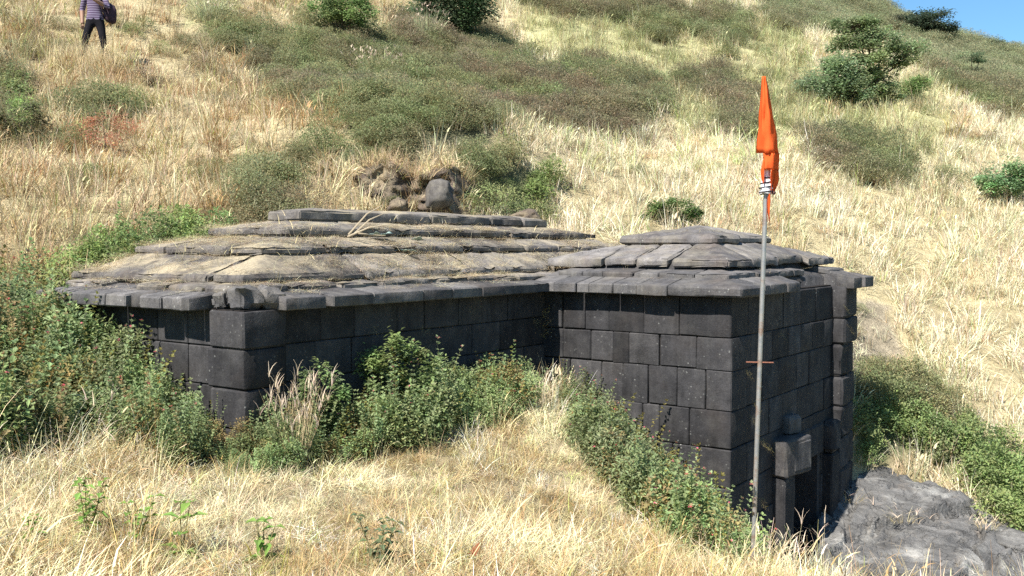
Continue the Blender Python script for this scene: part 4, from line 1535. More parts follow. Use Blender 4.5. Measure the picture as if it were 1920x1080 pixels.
scatter('ledge_grass', 'hill_grass', Qb, rots(nb_, 0.5), sc3(rngb.uniform(0.35, 0.75, nb_)), pal(nb_, (0.50, 0.39, 0.22), (0.74, 0.63, 0.40), rngb.random(nb_)), rngb.integers(0, 6, nb_), 'dry grass hanging over the dark ledge behind the roof')
kk_ = np.nonzero((rr_ < 0.40) & (np.abs(cc_ - 822) > 50) & (rngb.random(len(rr_)) < 0.05))[0]
Qb = BP[kk_] + np.array([0, -0.12, -0.08])
nb_ = len(Qb)
scatter('ledge_scrub', 'shrub_cover', Qb, rots(nb_, 0.3), sc3(rngb.uniform(0.3, 0.6, nb_)), pal(nb_, (0.25, 0.22, 0.15), (0.25, 0.27, 0.15), rngb.random(nb_)), rngb.integers(0, 3, nb_), 'olive scrub at the foot of the dark ledge behind the roof')
M_LICHEN = stone_mat('lichen_boulder', (0.055, 0.05, 0.048), (0.12, 0.112, 0.106), (0.5, 0.5, 0.46), (0.28, 0.25, 0.19), 0.6)
for (px, py, Y, size, seed, lab, mt) in [
        (822, 366, 13.6, (0.22, 0.26, 0.27), 3, 'rounded grey boulder with pale lichen behind the hall roof ridge', M_LICHEN),
        (748, 388, 13.55, (0.13, 0.2, 0.16), 6, 'brown stone half buried in the ledge left of the lichen boulder', M_EARTH),
        (985, 408, 14.3, (0.30, 0.3, 0.13), 15, 'purplish brown rock beyond the far end of the roof ridge', M_EARTH),
        (1645, 655, 14.0, (0.14, 0.12, 0.05), 18, 'small flat stone in the bare gravel behind the porch corner', M_EARTH),
        (1905, 1020, 10.9, (0.32, 0.3, 0.22), 24, 'loose grey block at the right end of the bedrock', M_BED)]:
    o = link('boulder', rock_mesh('boulder', size, seed, mat=mt), None, pt(px, py, Y))
    if seed == 18: o.location.z = ground_z([o.location.x], [o.location.y])[0]
    o.rotation_euler = (0, 0, seed)
    tag(o, lab, 'rock', 'loose rocks round the temple')

# ------------------------------------------------------------------ trees and single shrubs
def ground_hit(px, py, y0=3.0, y1=110.0):
    Yt = np.linspace(y0, y1, 1400)
    d = pt(px, py, 1.0)
    below = d[2] * Yt < ground_z(d[0] * Yt, Yt)
    k = int(np.argmax(below)) if below.any() else len(Yt) - 1
    return Yt[k]


def place(o, px, py, Y, sink=0.0):
    p = pt(px, py, Y)
    p[2] = ground_z([p[0]], [p[1]])[0] - sink
    o.location = p
    return p


def tree(name, label, cat, px, Y, blobs, col, n, L, trunk_r, group=None, py=None, flat=0.5, seed=1, trunk_h=None, cl_n=None):
    """blobs: (dx, dy, dz, rx, rz) leaf masses about the foot of the trunk, in metres"""
    random.seed(seed * 991)
    if Y < 60 and Y > 12: Y = ground_hit(px, py, max(9.0, Y - 9), Y + 14)
    p = pt(px, py or 300, Y)
    p[2] = ground_z([p[0]], [p[1]])[0] - 0.03
    e = thing(name, label, cat, p, 0, group)
    tb, cb = VB(), VB()
    top = trunk_h or min(b[2] - b[4] * 0.4 for b in blobs)
    lean = random.uniform(-0.15, 0.15)
    fork = (lean * top, 0.05, top * 0.75)
    tb.tube([(0, 0, -0.15), (lean * top * 0.4, 0.02, top * 0.35), fork], [trunk_r * 1.3, trunk_r, trunk_r * 0.8], (1, 1, 1), 7)
    for (dx, dy, dz, rx, rz) in blobs:
        m = ((dx * 0.55 + fork[0] * 0.45), dy * 0.5, fork[2] * 0.5 + dz * 0.45 + random.uniform(-.05, .05))
        tb.tube([fork, m, (dx, dy, dz)], [trunk_r * 0.6, trunk_r * 0.42, trunk_r * 0.15], (1, 1, 1), 5)
        kcl = cl_n or max(6, int(26 * rx))
        for _ in range(kcl):
            a = random.uniform(0, 6.283); q = math.sqrt(random.random()); zz = random.uniform(-1, 1)
            cx, cy, cz = dx + rx * q * math.cos(a), dy + rx * q * math.sin(a), dz + rz * zz * math.sqrt(1 - q * q * 0.8)
            tb.tube([(dx * 0.9 + m[0] * 0.1, dy, dz - rz * 0.2), ((cx + dx) / 2, (cy + dy) / 2, (cz + dz) / 2 - 0.04), (cx, cy, cz)], [trunk_r * 0.2, trunk_r * 0.14, trunk_r * 0.06], (1, 1, 1), 4)
            cr = rx * random.uniform(0.25, 0.55)
            cc = jit(col, 0.28)
            for _k in range(max(6, int(n * rx / (kcl * sum(b[3] for b in blobs))))):
                a2 = random.uniform(0, 6.283); q2 = math.sqrt(random.random()) * cr
                cb.leaf2((cx + q2 * math.cos(a2), cy + q2 * math.sin(a2), cz + random.gauss(0, 0.6) * cr * flat), random.uniform(0, 6.283), random.uniform(-0.5, 0.7),
                         L * random.uniform(0.6, 1.3), L * 0.55 * random.uniform(0.7, 1.2), jit(cc, 0.22))
    link('trunk', tb.mesh('trunk', M_BARK), e)
    link('crown', cb.mesh('crown', M_LEAF1), e)
    return e


GG = (0.26, 0.32, 0.165)
tree('hill_tree', 'spreading grey green tree with flat layered boughs on the slope right of the flag', 'tree', 1638, 33,
     [(-0.75, 0, 2.85, 0.65, 0.22), (0.25, 0.1, 2.5, 0.9, 0.25), (0.85, -0.1, 2.1, 0.7, 0.22), (-0.55, 0.2, 2.25, 0.8, 0.3), (-0.3, -0.3, 1.7, 0.6, 0.25), (-0.3, 0.3, 3.0, 0.5, 0.15), (0.9, 0, 1.65, 0.5, 0.15), (0.35, 0.1, 1.15, 0.6, 0.3), (-0.2, 0.2, 1.1, 0.6, 0.3), (0.3, 0, 0.6, 0.6, 0.3)], GG, 15000, 0.12, 0.075, py=205, flat=0.5, seed=3, trunk_h=1.5)
tree('hill_bush', 'rounded blue green bush in front of the spreading tree right of the flag', 'bush', 1566, 31.5,
     [(0, 0, 0.85, 1.1, 0.6), (-0.55, 0, 0.65, 0.75, 0.45), (0.6, 0, 0.7, 0.8, 0.5), (0.1, 0, 1.4, 0.75, 0.3)], (0.285, 0.37, 0.21), 12000, 0.12, 0.05, py=205, flat=0.8, seed=5, trunk_h=0.35)
tree('hill_bush', 'small yellow green bush just right of the spreading tree', 'bush', 1715, 31,
     [(0, 0, 0.6, 0.55, 0.25), (0.25, 0, 0.75, 0.35, 0.15), (-0.2, 0, 0.4, 0.4, 0.2)], (0.25, 0.34, 0.14), 2600, 0.10, 0.03, py=190, flat=0.8, seed=7, trunk_h=0.25)
tree('hill_bush', 'feathery green bush cut off by the right edge of the picture', 'bush', 1892, 24,
     [(0, 0, 0.65, 0.6, 0.35), (-0.35, 0, 0.55, 0.45, 0.25), (0.35, 0, 0.8, 0.5, 0.3)], (0.28, 0.40, 0.20), 5500, 0.09, 0.03, py=385, flat=0.8, seed=9, trunk_h=0.25)
tree('hill_tree', 'small crooked leafy tree near the top edge above the left shrub patch', 'tree', 642, 26.5,
     [(-0.5, 0, 1.05, 0.5, 0.22), (0.1, 0, 1.25, 0.6, 0.3), (0.5, 0, 0.85, 0.5, 0.22), (-0.2, 0, 0.75, 0.4, 0.16)], (0.23, 0.31, 0.13), 6000, 0.09, 0.045, py=84, flat=0.7, seed=11, trunk_h=0.5)
tree('hill_tree', 'dense dark green tree cut by the top edge, casting a shadow on the slope', 'tree', 850, 33,
     [(-0.9, 0, 1.25, 0.8, 0.4), (0, 0, 1.55, 1.1, 0.55), (0.8, 0, 1.15, 0.8, 0.4), (0.1, 0, 0.8, 0.8, 0.3), (-0.5, 0, 2.1, 0.8, 0.3), (0.4, 0, 2.2, 0.8, 0.3)], (0.10, 0.15, 0.08), 14000, 0.12, 0.10, py=85, flat=0.7, seed=13, trunk_h=0.6)
tree('ridge_tree', 'broad low tree standing on the ridge against the blue sky', 'tree', 1738, 69,
     [(-0.9, 0, 1.5, 1.0, 0.35), (0.3, 0, 1.9, 1.2, 0.4), (1.3, 0, 1.1, 0.9, 0.25), (0, 0, 1.1, 1.2, 0.3)], (0.09, 0.12, 0.08), 5200, 0.2, 0.10, py=40, flat=0.4, seed=15, trunk_h=0.7)
tree('ridge_bush', 'thin bush on the ridge left of the broad skyline tree', 'bush', 1688, 69.5,
     [(0, 0, 0.9, 0.7, 0.35), (-0.6, 0, 0.7, 0.5, 0.2)], (0.11, 0.13, 0.09), 1000, 0.15, 0.06, py=30, flat=0.5, seed=17, trunk_h=0.4)
tree('ridge_bush', 'tiny bush on the ridge right of the broad skyline tree', 'bush', 1822, 69.5,
     [(0, 0, 0.5, 0.5, 0.3)], (0.13, 0.13, 0.09), 500, 0.14, 0.05, py=60, flat=0.6, seed=19, trunk_h=0.25)
tree('ridge_bush', 'dark bush on the ridge farthest down to the right edge', 'bush', 1864, 69.5,
     [(0, 0, 0.6, 0.7, 0.3)], (0.10, 0.11, 0.07), 600, 0.14, 0.05, py=80, flat=0.6, seed=21, trunk_h=0.25)
tree('hill_tree', 'small thin tree alone in the olive scrub at upper right', 'tree', 1820, 46,
     [(0, 0, 1.35, 0.6, 0.2), (0.4, 0, 1.15, 0.35, 0.12)], (0.16, 0.22, 0.12), 1000, 0.10, 0.05, py=160, flat=0.4, seed=23, trunk_h=0.9)
tree('hill_bush', 'compact dark green bush just behind the porch roof cap', 'bush', 1256, 15.6,
     [(0, 0, 0.26, 0.42, 0.2), (-0.25, 0, 0.22, 0.25, 0.15), (0.28, 0, 0.24, 0.25, 0.15)], (0.15, 0.21, 0.08), 4200, 0.055, 0.02, py=422, flat=0.6, seed=25, trunk_h=0.12)
tree('hill_bush', 'dark olive bush half hidden at the left edge of the slope', 'bush', 12, 15.5,
     [(0, 0, 0.5, 0.4, 0.3), (0.2, 0, 0.35, 0.35, 0.25)], (0.15, 0.155, 0.085), 2200, 0.05, 0.02, py=270, flat=0.6, seed=27, trunk_h=0.2)
tree('dry_bush', 'reddish dry shrub with bare twigs on the slope below the walker', 'bush', 195, 16.6,
     [(0, 0, 0.30, 0.38, 0.3), (-0.3, 0, 0.22, 0.3, 0.22), (0.35, 0, 0.25, 0.3, 0.22), (0, 0, 0.55, 0.3, 0.25)], (0.50, 0.25, 0.17), 2600, 0.035, 0.012, py=285, flat=0.7, seed=29, trunk_h=0.15)
tree('dry_bush', 'small dark brown bush standing in for a dark hollow right of the walker', 'bush', 292, 19.5,  # bush added to stand for the dark hollow in the slope
     [(0, 0, 0.25, 0.3, 0.2)], (0.14, 0.10, 0.075), 900, 0.045, 0.02, py=165, flat=0.7, seed=31, trunk_h=0.1)
tree('wall_bush', 'tall leafy bush standing against the shaded hall wall', 'bush', 738, 7.85,
     [(0, 0, 0.62, 0.17, 0.16), (-0.14, 0, 0.48, 0.16, 0.16), (0.16, 0, 0.5, 0.16, 0.15), (0, 0, 0.3, 0.2, 0.16)], (0.21, 0.27, 0.11), 2200, 0.05, 0.008, py=760, flat=0.9, seed=33, trunk_h=0.15, cl_n=7)
tree('wall_bush', 'upright grey green bush beside the hall corner behind the dry grass clump', 'bush', 598, 7.25,
     [(0, 0, 0.5, 0.13, 0.16), (-0.13, 0, 0.42, 0.12, 0.14), (0.13, 0, 0.42, 0.12, 0.15), (0, 0, 0.26, 0.17, 0.14)], (0.20, 0.26, 0.115), 2400, 0.04, 0.008, py=790, flat=0.9, seed=35, trunk_h=0.12, cl_n=8)


def clump(label, px, py, Y, h, n, col, w, spread, lean, bend, seed, group=None, head=0.3, name='grass_clump'):
    random.seed(seed)
    b = VB()
    for _ in range(n):
        r = spread * math.sqrt(random.random()); a = random.uniform(0, 6.283)
        c = jit(col, 0.25)
        e, an = b.blade((r * math.cos(a), r * math.sin(a), -0.04), a + random.uniform(-.8, .8), h * random.uniform(0.5, 1.1), w * random.uniform(.6, 1.3), bend * random.uniform(.2, 1.4), lean * random.random(), tuple(x * .85 for x in c), c, 5)
        if random.random() < head:
            hc = jit((0.62, 0.5, 0.38), .15)
            for q in range(3):
                b.blade(e, random.uniform(0, 6.28), 0.12, w * 1.6, 0.9, min(an, 1.2) * random.uniform(.3, 1), hc, hc, 3)
    o = link(name, b.mesh(name, M_STRAW1))
    place(o, px, py, Y)
    return tag(o, label, 'grass clump', group)


clump('tall sheaf of bleached dry grass leaning at the hall corner', 552, 850, 6.75, 0.66, 90, (0.66, 0.53, 0.32), 0.005, 0.09, 0.28, 0.25, 5, head=0.6)
clump('pale feathery grass clump among brown shrubs left of the dark tree', 797, 130, 30, 1.15, 260, (0.55, 0.56, 0.33), 0.018, 0.3, 0.5, 0.7, 6, 'pale grass clumps in the shrubs')
clump('pale green grass clump near the top edge right of the walker', 392, 40, 24.5, 0.85, 260, (0.5, 0.52, 0.32), 0.015, 0.35, 0.8, 0.9, 7, 'pale grass clumps in the shrubs')
clump('pale green grass clump lowest in the shrub patch left of centre', 705, 170, 24.5, 0.75, 220, (0.5, 0.54, 0.28), 0.015, 0.35, 0.7, 0.9, 8, 'pale grass clumps in the shrubs')
clump('dry grass tuft hanging over the lichen boulder', 868, 345, 13.85, 0.5, 60, (0.62, 0.52, 0.27), 0.008, 0.06, 1.2, 1.9, 9, head=0.0)
clump('dry seeding grass at the lip of the pit right of the flag pole', 1470, 1115, 6.1, 0.42, 34, (0.68, 0.56, 0.34), 0.004, 0.12, 0.7, 1.1, 10, head=0.5)
clump('few bent seeding grass stalks before the dark doorway', 1560, 1150, 6.0, 0.5, 12, (0.66, 0.55, 0.33), 0.004, 0.12, 0.5, 0.9, 11, head=0.8)
clump('silvery drooping dry grass at the lower left', 90, 880, 5.9, 0.5, 120, (0.66, 0.61, 0.45), 0.005, 0.25, 0.8, 1.2, 12, head=0.2)


from mathutils.bvhtree import BVHTree
ROCK_O = bpy.data.objects['rock_outcrop']
ROCK_C = ROCK_O.location.copy()
ROCK_TREE = BVHTree.FromPolygons([v.co for v in ROCK_O.data.vertices], [tuple(p.vertices) for p in ROCK_O.data.polygons])
for (px, py, Y, lab) in [(1598, 935, 11.35, 'short golden dry grass between the porch wall and the bedrock'), (1690, 972, 11.35, 'tiny dry grass tuft rooted in the bedrock crack'), (1850, 985, 11.3, 'dry grass along the upper edge of the bedrock')]:
    o = clump(lab, px, py, Y, 0.2, 70, (0.72, 0.60, 0.36), 0.005, 0.13, 0.9, 1.1, 14 + px, head=0.1)
    hit = ROCK_TREE.ray_cast(-ROCK_C, Vector(pt(px, py, 1.0)).normalized())[0]
    if hit is not None: o.location = hit + ROCK_C


def weed(label, px, py, Y, h, seed, L=0.07, n=7, pink=False, col=(0.20, 0.32, 0.08)):
    random.seed(seed)
    p = pt(px, py, Y)
    p[2] = ground_z([p[0]], [p[1]])[0]
    e = thing('weed', label, 'weed', p, 0, 'green weeds in the foreground grass')
    sb, lb = VB(), VB()
    h *= 0.95; L *= 1.35
    for k in range(random.randint(2, 4) + (n > 9)):
        az = random.uniform(0, 6.28); le = random.uniform(0.05, 0.55)
        hh = h * random.uniform(0.75, 1.05)
        pts = [(math.cos(az) * math.sin(le) * hh * q, math.sin(az) * math.sin(le) * hh * q, hh * q) for q in (0, .35, .7, 1)]
        sb.tube(pts, [0.004, 0.0035, 0.003, 0.002], (0.25, 0.22, 0.10), 5)
        for j in range(n):
            q = 0.12 + 0.88 * j / (n - 1)
            b0 = [pts[0][i] * (1 - q) + pts[3][i] * q for i in range(3)]
            for m in (0, math.pi):
                lb.leaf(b0, j * 1.57 + m + random.uniform(-.3, .3), random.uniform(-0.35, 0.5), L * random.uniform(0.6, 1.15) * (1.1 - 0.4 * q), L * 0.42, jit(col, 0.25))
    link('stem', sb.mesh('stem', M_LEAF1), e)
    for i in range(0, 1):
        link('leaves', lb.mesh('leaves', M_LEAF1), e)
    return e


weed('tall bushy green weed in the straw near the lower left corner', 165, 1060, 4.9, 0.34, 3, n=10, L=0.06)
weed('broad leaved weed with two large hanging leaves at lower left', 340, 1070, 4.8, 0.30, 4, L=0.095, n=4)
weed('small weed with one drooping leaf pair alone in the straw left of centre', 492, 1060, 4.8, 0.22, 5, L=0.08, n=3)
weed('dark purplish weed with thin leaves at bottom centre', 712, 1085, 4.75, 0.30, 6, L=0.06, n=9, col=(0.13, 0.17, 0.09))
weed('slender weed between the bushy weed and the broad leaved weed', 258, 1050, 4.9, 0.26, 7, L=0.07, n=5)
weed('bright green weed low in the corner at bottom left', 60, 1095, 4.7, 0.2, 8, L=0.06, n=6)

# a brown curled dead leaf standing in the straw
b = VB()
for k in range(5):
    b.leaf((0, 0, 0.06), 1.2 + 0.3 * k, 1.0 - 0.25 * k, 0.085, 0.03, jit((0.30, 0.12, 0.07), 0.2))
o = link('dead_leaf', b.mesh('dead_leaf', M_LEAF1)); place(o, 892, 1075, 4.8); o.location.z += 0.05
tag(o, 'curled reddish brown dead leaf in the straw at bottom centre', 'leaf')

# dry sprigs rooted in the joints of the walls
spr = []
for (px, wall, z, s) in [(1022, 'l', -0.85, 0.5), (1024, 'l', -0.95, 0.5), (1021, 'l', -0.72, 0.4)]:
    spr.append((W(u_at(px, PV) - 0.02, PV - 0.02, z), (-1.0, 0, 0), s))
for (px, z, s) in [(1400, -1.24, 0.4), (1415, -1.58, 0.45), (1412, -1.72, 0.4), (1436, -2.02, 0.5), (1428, -1.98, 0.4), (1560, -0.75, 0.4), (1568, -1.0, 0.45), (1466, -0.95, 0.3), (1480, -0.65, 0.25), (1430, -2.6, 0.4)]:
    off = 0.17 if px > 1540 else 0.02
    spr.append((W(PU - off, v_at(px, PU), z), (0.4, 0.9, 0), s))
for (px, z, s) in [(790, -0.75, 0.4), (805, -0.9, 0.4), (700, -0.72, 0.3), (880, -0.62, 0.3), (1000, -0.8, 0.4)]:
    spr.append((W(0.08, v_at(px, 0.1), z), (0.5, 0.8, 0), s))
Q = np.array([s[0] for s in spr]); n = len(Q)
scatter('wall_weeds', 'roof_straw', Q, np.array([s[1] for s in spr]), sc3(np.array([s[2] for s in spr]) * 1.5), pal(n, (0.36, 0.28, 0.12), (0.5, 0.42, 0.18), rng.random(n)), rng.integers(0, 3, n),
        'dry yellow sprigs hanging from the wall joints')

# scraps on the roof: a dead branch and torn plastic
b = VB()
q0 = W(0.86, 1.9, 0.08)
random.seed(3)
for (a, l_, h_) in [((0, 0, 0), 0.42, 0.12), ((0.05, 0.02, 0.02), 0.3, 0.2), ((0.1, 0, 0.03), 0.25, -0.02), ((0, 0.04, 0.02), 0.35, 0.28)]:
    az = random.uniform(-0.6, 0.9)
    b.tube([a, (a[0] + l_ * .5 * math.cos(az), a[1] + l_ * .5 * math.sin(az), a[2] + h_ * .7), (a[0] + l_ * math.cos(az + .3), a[1] + l_ * math.sin(az + .3), a[2] + h_)], [0.009, 0.007, 0.003], (0.5, 0.42, 0.3), 5)
o = link('dead_branch', b.mesh('dead_branch', M_STRAW1), None, q0)
tag(o, 'bleached dead branch lying on the roof below the ridge slab', 'branch')
M_PLASTIC = plain('torn_plastic', (0.26, 0.34, 0.30), 0.6, 0.3, 0.4, 30, 0.004)
for (u, v, s, lab) in [(0.86, 2.35, 0.10, 'torn pale green plastic scrap beside the dead branch on the roof'), (0.60, 2.45, 0.07, 'pale green plastic scrap on the straw two courses below the ridge'), (0.74, 2.75, 0.06, 'small grey green rag on the roof right of the torn plastic')]:
    rs = np.random.default_rng(int(s * 1000))
    m = 9
    X, Y = np.meshgrid(np.linspace(-1, 1, m), np.linspace(-1, 1, m))
    P = np.stack([X.ravel() * s, Y.ravel() * s * 0.6, 0.0 * X.ravel()], 1)
    P[:, 2] = 0.02 + 0.35 * s * np.abs(fbm(P * 9 + s * 50, 3, 7)) * 1.6
    P[:, :2] += rs.normal(0, s * 0.05, (len(P), 2))
    F = [(r * m + c_, r * m + c_ + 1, (r + 1) * m + c_ + 1, (r + 1) * m + c_) for r in range(m - 1) for c_ in range(m - 1)]
    z = roof_z(np.array([u]), np.array([v]))[0]
    o = link('plastic_scrap', new_mesh('plastic_scrap', P, F, [M_PLASTIC], True), None, W(u, v, z + 0.02))
    o.rotation_euler = (0.2, 0.1, s * 40)
    sm = o.modifiers.new('thickness', 'SOLIDIFY'); sm.thickness = 0.002
    tag(o, lab, 'plastic scrap', 'scraps lying on the roof')

# ------------------------------------------------------------------ flag pole and flag
t = NT('pole_steel')
p_ = t.pos()
c_ = t.ramp(t.noise(p_, 9, 7, 0.65), [(0.38, (0.26, 0.265, 0.27)), (0.52, (0.33, 0.325, 0.31)), (0.64, (0.27, 0.18, 0.135))])
M_POLE = t.out(t.principled(c_, 0.42, 0.5, t.bump(t.noise(p_, 120, 3, 0.6), 0.2, 0.001), 0.55))
M_RUST = plain('rusty_iron', (0.20, 0.085, 0.055), 0.85, 0.2, 0.35, 60, 0.002)


def tube_between(name, p0, p1, r, mat, parent, origin, sides=14):
    b = VB()
    p0, p1 = np.array(p0) - origin, np.array(p1) - origin
    b.tube([tuple(p0), tuple(p0 * .5 + p1 * .5), tuple(p1)], [r, r, r], (1, 1, 1), sides)
    n = len(b.v)
    b.f.append(tuple(range(sides))[::-1]); b.f.append(tuple(range(n - sides, n)))
    me = new_mesh(name, b.v, b.f, [mat], True)
    me.set_sharp_from_angle(angle=R(50))
    return link(name, me, parent)


PB = pt(1408, 1135, 6.0)
PTOP = pt(1438, 304, 6.0)
PB[2] = min(PB[2], ground_z([PB[0]], [PB[1]])[0] - 0.2)
pole = thing('flag_pole', 'tall slim steel flag pole with a short cross rod beside the porch corner', 'flag pole', PB)
tube_between('pole', PB, PTOP, 0.0145, M_POLE, pole, PB)
tube_between('tip_rod', PTOP, pt(1432, 147, 6.0), 0.006, M_RUST, pole, PB, 8)
ca_, cb_ = pt(1399, 679, 6.0), pt(1450, 680, 6.0)
tube_between('cross_rod', ca_, cb_, 0.0045, M_RUST, pole, PB, 8)


def mat_cloth():
    t = NT('orange_cloth')
    tone = t.attr('tone')
    d = t.t.nodes.new('ShaderNodeBsdfDiffuse'); tr = t.t.nodes.new('ShaderNodeBsdfTranslucent')
    t.l(tone, d.inputs[0]); t.l(tone, tr.inputs[0])
    m = t.t.nodes.new('ShaderNodeMixShader'); m.inputs[0].default_value = 0.42
    wv = t.noise(t.pos(), 420, 2, 0.6)
    nb = t.bump(wv, 0.5, 0.002)
    t.l(nb, d.inputs['Normal'])
    t.l(d.outputs[0], m.inputs[1]); t.l(tr.outputs[0], m.inputs[2])
    return t.out(m.outputs[0])


M_FLAG = mat_cloth()
OR = (0.88, 0.17, 0.045)
flag_org = pt(1434, 300, 6.0)
FV, FF = [], []


def strip(rows_):
    """rows of (py, [(px, depth)...]) joined into cloth"""
    base_ = len(FV)
    m = len(rows_[0][1])
    # refine between rows
    rr = []
    for a, b_ in zip(rows_[:-1], rows_[1:]):
        for k in range(4):
            q = k / 4
            rr.append((a[0] * (1 - q) + b_[0] * q, [(x0 * (1 - q) + x1 * q, d0 * (1 - q) + d1 * q) for (x0, d0), (x1, d1) in zip(a[1], b_[1])]))
    rr.append(rows_[-1])
    cols = 4 * (m - 1) + 1
    for py, xs_ in rr:
        for j in range(cols):
            k = min(j // 4, m - 2); q = (j - 4 * k) / 4
            q = q * q * (3 - 2 * q) * 0.5 + q * 0.5
            x = xs_[k][0] * (1 - q) + xs_[k + 1][0] * q; d = xs_[k][1] * (1 - q) + xs_[k + 1][1] * q
            d += 0.010 * math.sin(py * 0.05 + j * 1.7) + 0.006 * math.sin(py * 0.13 + j * 0.9)
            x += 0.9 * math.sin(py * 0.11 + j) * (py > 200)
            FV.append(tuple(pt(x, py, 6.0 + d) - flag_org))
    for r_ in range(len(rr) - 1):
        for j in range(cols - 1):
            a = base_ + r_ * cols + j
            FF.append((a, a + 1, a + 1 + cols, a + cols))


strip([(143, [(1429, .02), (1431, -.02), (1433, -.02), (1435, .02)]), (170, [(1427, .03), (1430, -.04), (1437, -.045), (1441, .03)]), (210, [(1424, .045), (1430, -.045), (1441, -.055), (1448, .04)]),
       (250, [(1421, .055), (1431, -.045), (1446, -.06), (1455, .05)]), (287, [(1418, .06), (1433, -.04), (1449, -.06), (1460, .06)])])
strip([(287, [(1431, -.04), (1449, -.06), (1460, .06)]), (302, [(1431, -.04), (1448, -.055), (1461, .06)]), (318, [(1433, -.038), (1447, -.05), (1461, .055)])])
strip([(318, [(1446, -.05), (1453, .0), (1461, .055)]), (340, [(1445, -.035), (1452, .01), (1459, .05)]), (363, [(1445, -.028), (1448, .0), (1451, .02)])])
strip([(300, [(1430, -.01), (1433, -.045)]), (322, [(1427, -.01), (1432, -.045)]), (346, [(1430, -.02), (1433, -.035)])])
strip([(358, [(1440, -.02), (1444, -.025)]), (385, [(1439, -.02), (1443, -.03)]), (400, [(1440, -.01), (1443, -.025)]), (415, [(1442, -.01), (1444, -.02)])])
fm = new_mesh('flag', FV, FF, [M_FLAG], True, np.tile(np.array(OR), (len(FV), 1)) * (1 + 0.22 * fbm(np.array(FV) * np.array([30, 30, 9]), 4, 301))[:, None])
flag = link('flag', fm, None, flag_org)
sm = flag.modifiers.new('thickness', 'SOLIDIFY'); sm.thickness = 0.002
tag(flag, 'orange cloth flag hanging limp and folded from the pole top', 'flag')
M_WHITE = plain('white_cloth', (0.78, 0.77, 0.78), 0.9, 0.1, 0.08, 40, 0.003)
M_BLACK = plain('black_cord', (0.02, 0.018, 0.025), 0.8, 0.2)
axis0, axis1 = pt(1436, 364, 6.0), pt(1438.0, 311, 6.0)
bv, bf = [], []
prof = [(0.0, .034), (.06, .040), (.14, .036), (.20, .039), (.28, .033), (.36, .034), (.46, .026), (.56, .025), (.7, .0232), (.85, .0228), (1.0, .0222)]
NS = 16
for q, r_ in prof:
    cpt = np.array(axis0) * (1 - q) + np.array(axis1) * q - flag_org
    for j in range(NS):
        th = 2 * math.pi * j / NS
        k = r_ * (1 + 0.10 * math.sin(3 * th + q * 9))
        bv.append((cpt[0] + k * math.cos(th), cpt[1] + k * math.sin(th), cpt[2] + 0.004 * math.sin(2 * th + q * 20)))
for r_ in range(len(prof) - 1):
    for j in range(NS):
        a = r_ * NS + j; b2 = r_ * NS + (j + 1) % NS
        bf.append((a, b2, b2 + NS, a + NS))
bind = link('binding_cloth', new_mesh('binding_cloth', bv, bf, [M_WHITE], True), flag)
b = VB()
for q0_, q1_ in ((0.05, 0.12), (0.2, 0.30), (0.36, 0.46), (0.56, 0.60)):
    pts = []
    for k in range(13):
        th = math.pi * 1.0 + math.pi * k / 12
        q = q0_ + (q1_ - q0_) * k / 12
        cpt = np.array(axis0) * (1 - q) + np.array(axis1) * q - flag_org
        rr_ = np.interp(q, [x[0] for x in prof], [x[1] for x in prof]) * 1.08
        pts.append((cpt[0] + rr_ * math.cos(th), cpt[1] + rr_ * math.sin(th), cpt[2]))
    b.tube(pts, [0.0042] * 13, (1, 1, 1), 6)
link('cord', b.mesh('cord', M_BLACK), bind)
k = rock_mesh('knot', (0.016, 0.014, 0.013), 4, 2, 0.3, plain('dark_knot', (0.07, 0.035, 0.03)))
link('knot', k, bind, pt(1450, 362, 5.985) - flag_org)

# ------------------------------------------------------------------ the walker on the slope
Yp = ground_hit(180, 122, 14, 30)
pp = pt(180, 122, Yp)
pp[2] = ground_z([pp[0]], [pp[1]])[0]
random.seed(60)
b = VB()
for k_ in range(1100):
    gx, gy = pp[0] + random.uniform(-0.75, 0.75), pp[1] - random.uniform(0.2, 0.75)
    gz = float(ground_z([gx], [gy])[0]) if k_ % 10 == 0 else gz
    c = jit((0.70, 0.58, 0.36), 0.25)
    b.blade((gx - pp[0], gy - pp[1], gz - pp[2] - 0.05), random.uniform(0, 6.283), 0.62 * random.uniform(0.5, 1.1), 0.011 * random.uniform(.6, 1.3), 0.7 * random.uniform(.2, 1.4), 0.4 * random.random(), tuple(x * .85 for x in c), c, 4)
o = link('grass_clump', b.mesh('grass_clump', M_STRAW1), None, pp)
tag(o, 'knee high dry grass hiding the lower legs of the walker', 'grass clump')


def skinned(name, joints, bones, radii):
    me = bpy.data.meshes.new(name)
    me.from_pydata(joints, bones, [])
    o = bpy.data.objects.new(name, me)
    SC.collection.objects.link(o)
    m = o.modifiers.new('skin', 'SKIN')
    sv = me.skin_vertices[0].data
    for i, r_ in enumerate(radii):
        sv[i].radius = (r_, r_) if np.isscalar(r_) else r_
    sv[0].use_root = True
    s2 = o.modifiers.new('sub', 'SUBSURF'); s2.levels = 2; s2.render_levels = 2
    dg = bpy.context.evaluated_depsgraph_get()
    out = bpy.data.meshes.new_from_object(o.evaluated_get(dg))
    bpy.data.objects.remove(o); bpy.data.meshes.remove(me)
    out.name = name
    return out


def mat_shirt():
    t = NT('striped_shirt')
    tc = t.t.nodes.new('ShaderNodeTexCoord')
    sp = t.t.nodes.new('ShaderNodeSeparateXYZ'); t.l(tc.outputs['Object'], sp.inputs[0])
    w = t.math('FRACT', t.math('MULTIPLY', sp.outputs['Z'], 21.0))
    c = t.ramp(w, [(0.3, (0.08, 0.055, 0.10)), (0.5, (0.20, 0.17, 0.24)), (0.75, (0.20, 0.17, 0.24)), (0.95, (0.08, 0.055, 0.10))])
    return t.out(t.principled(c, 0.9, 0.1))


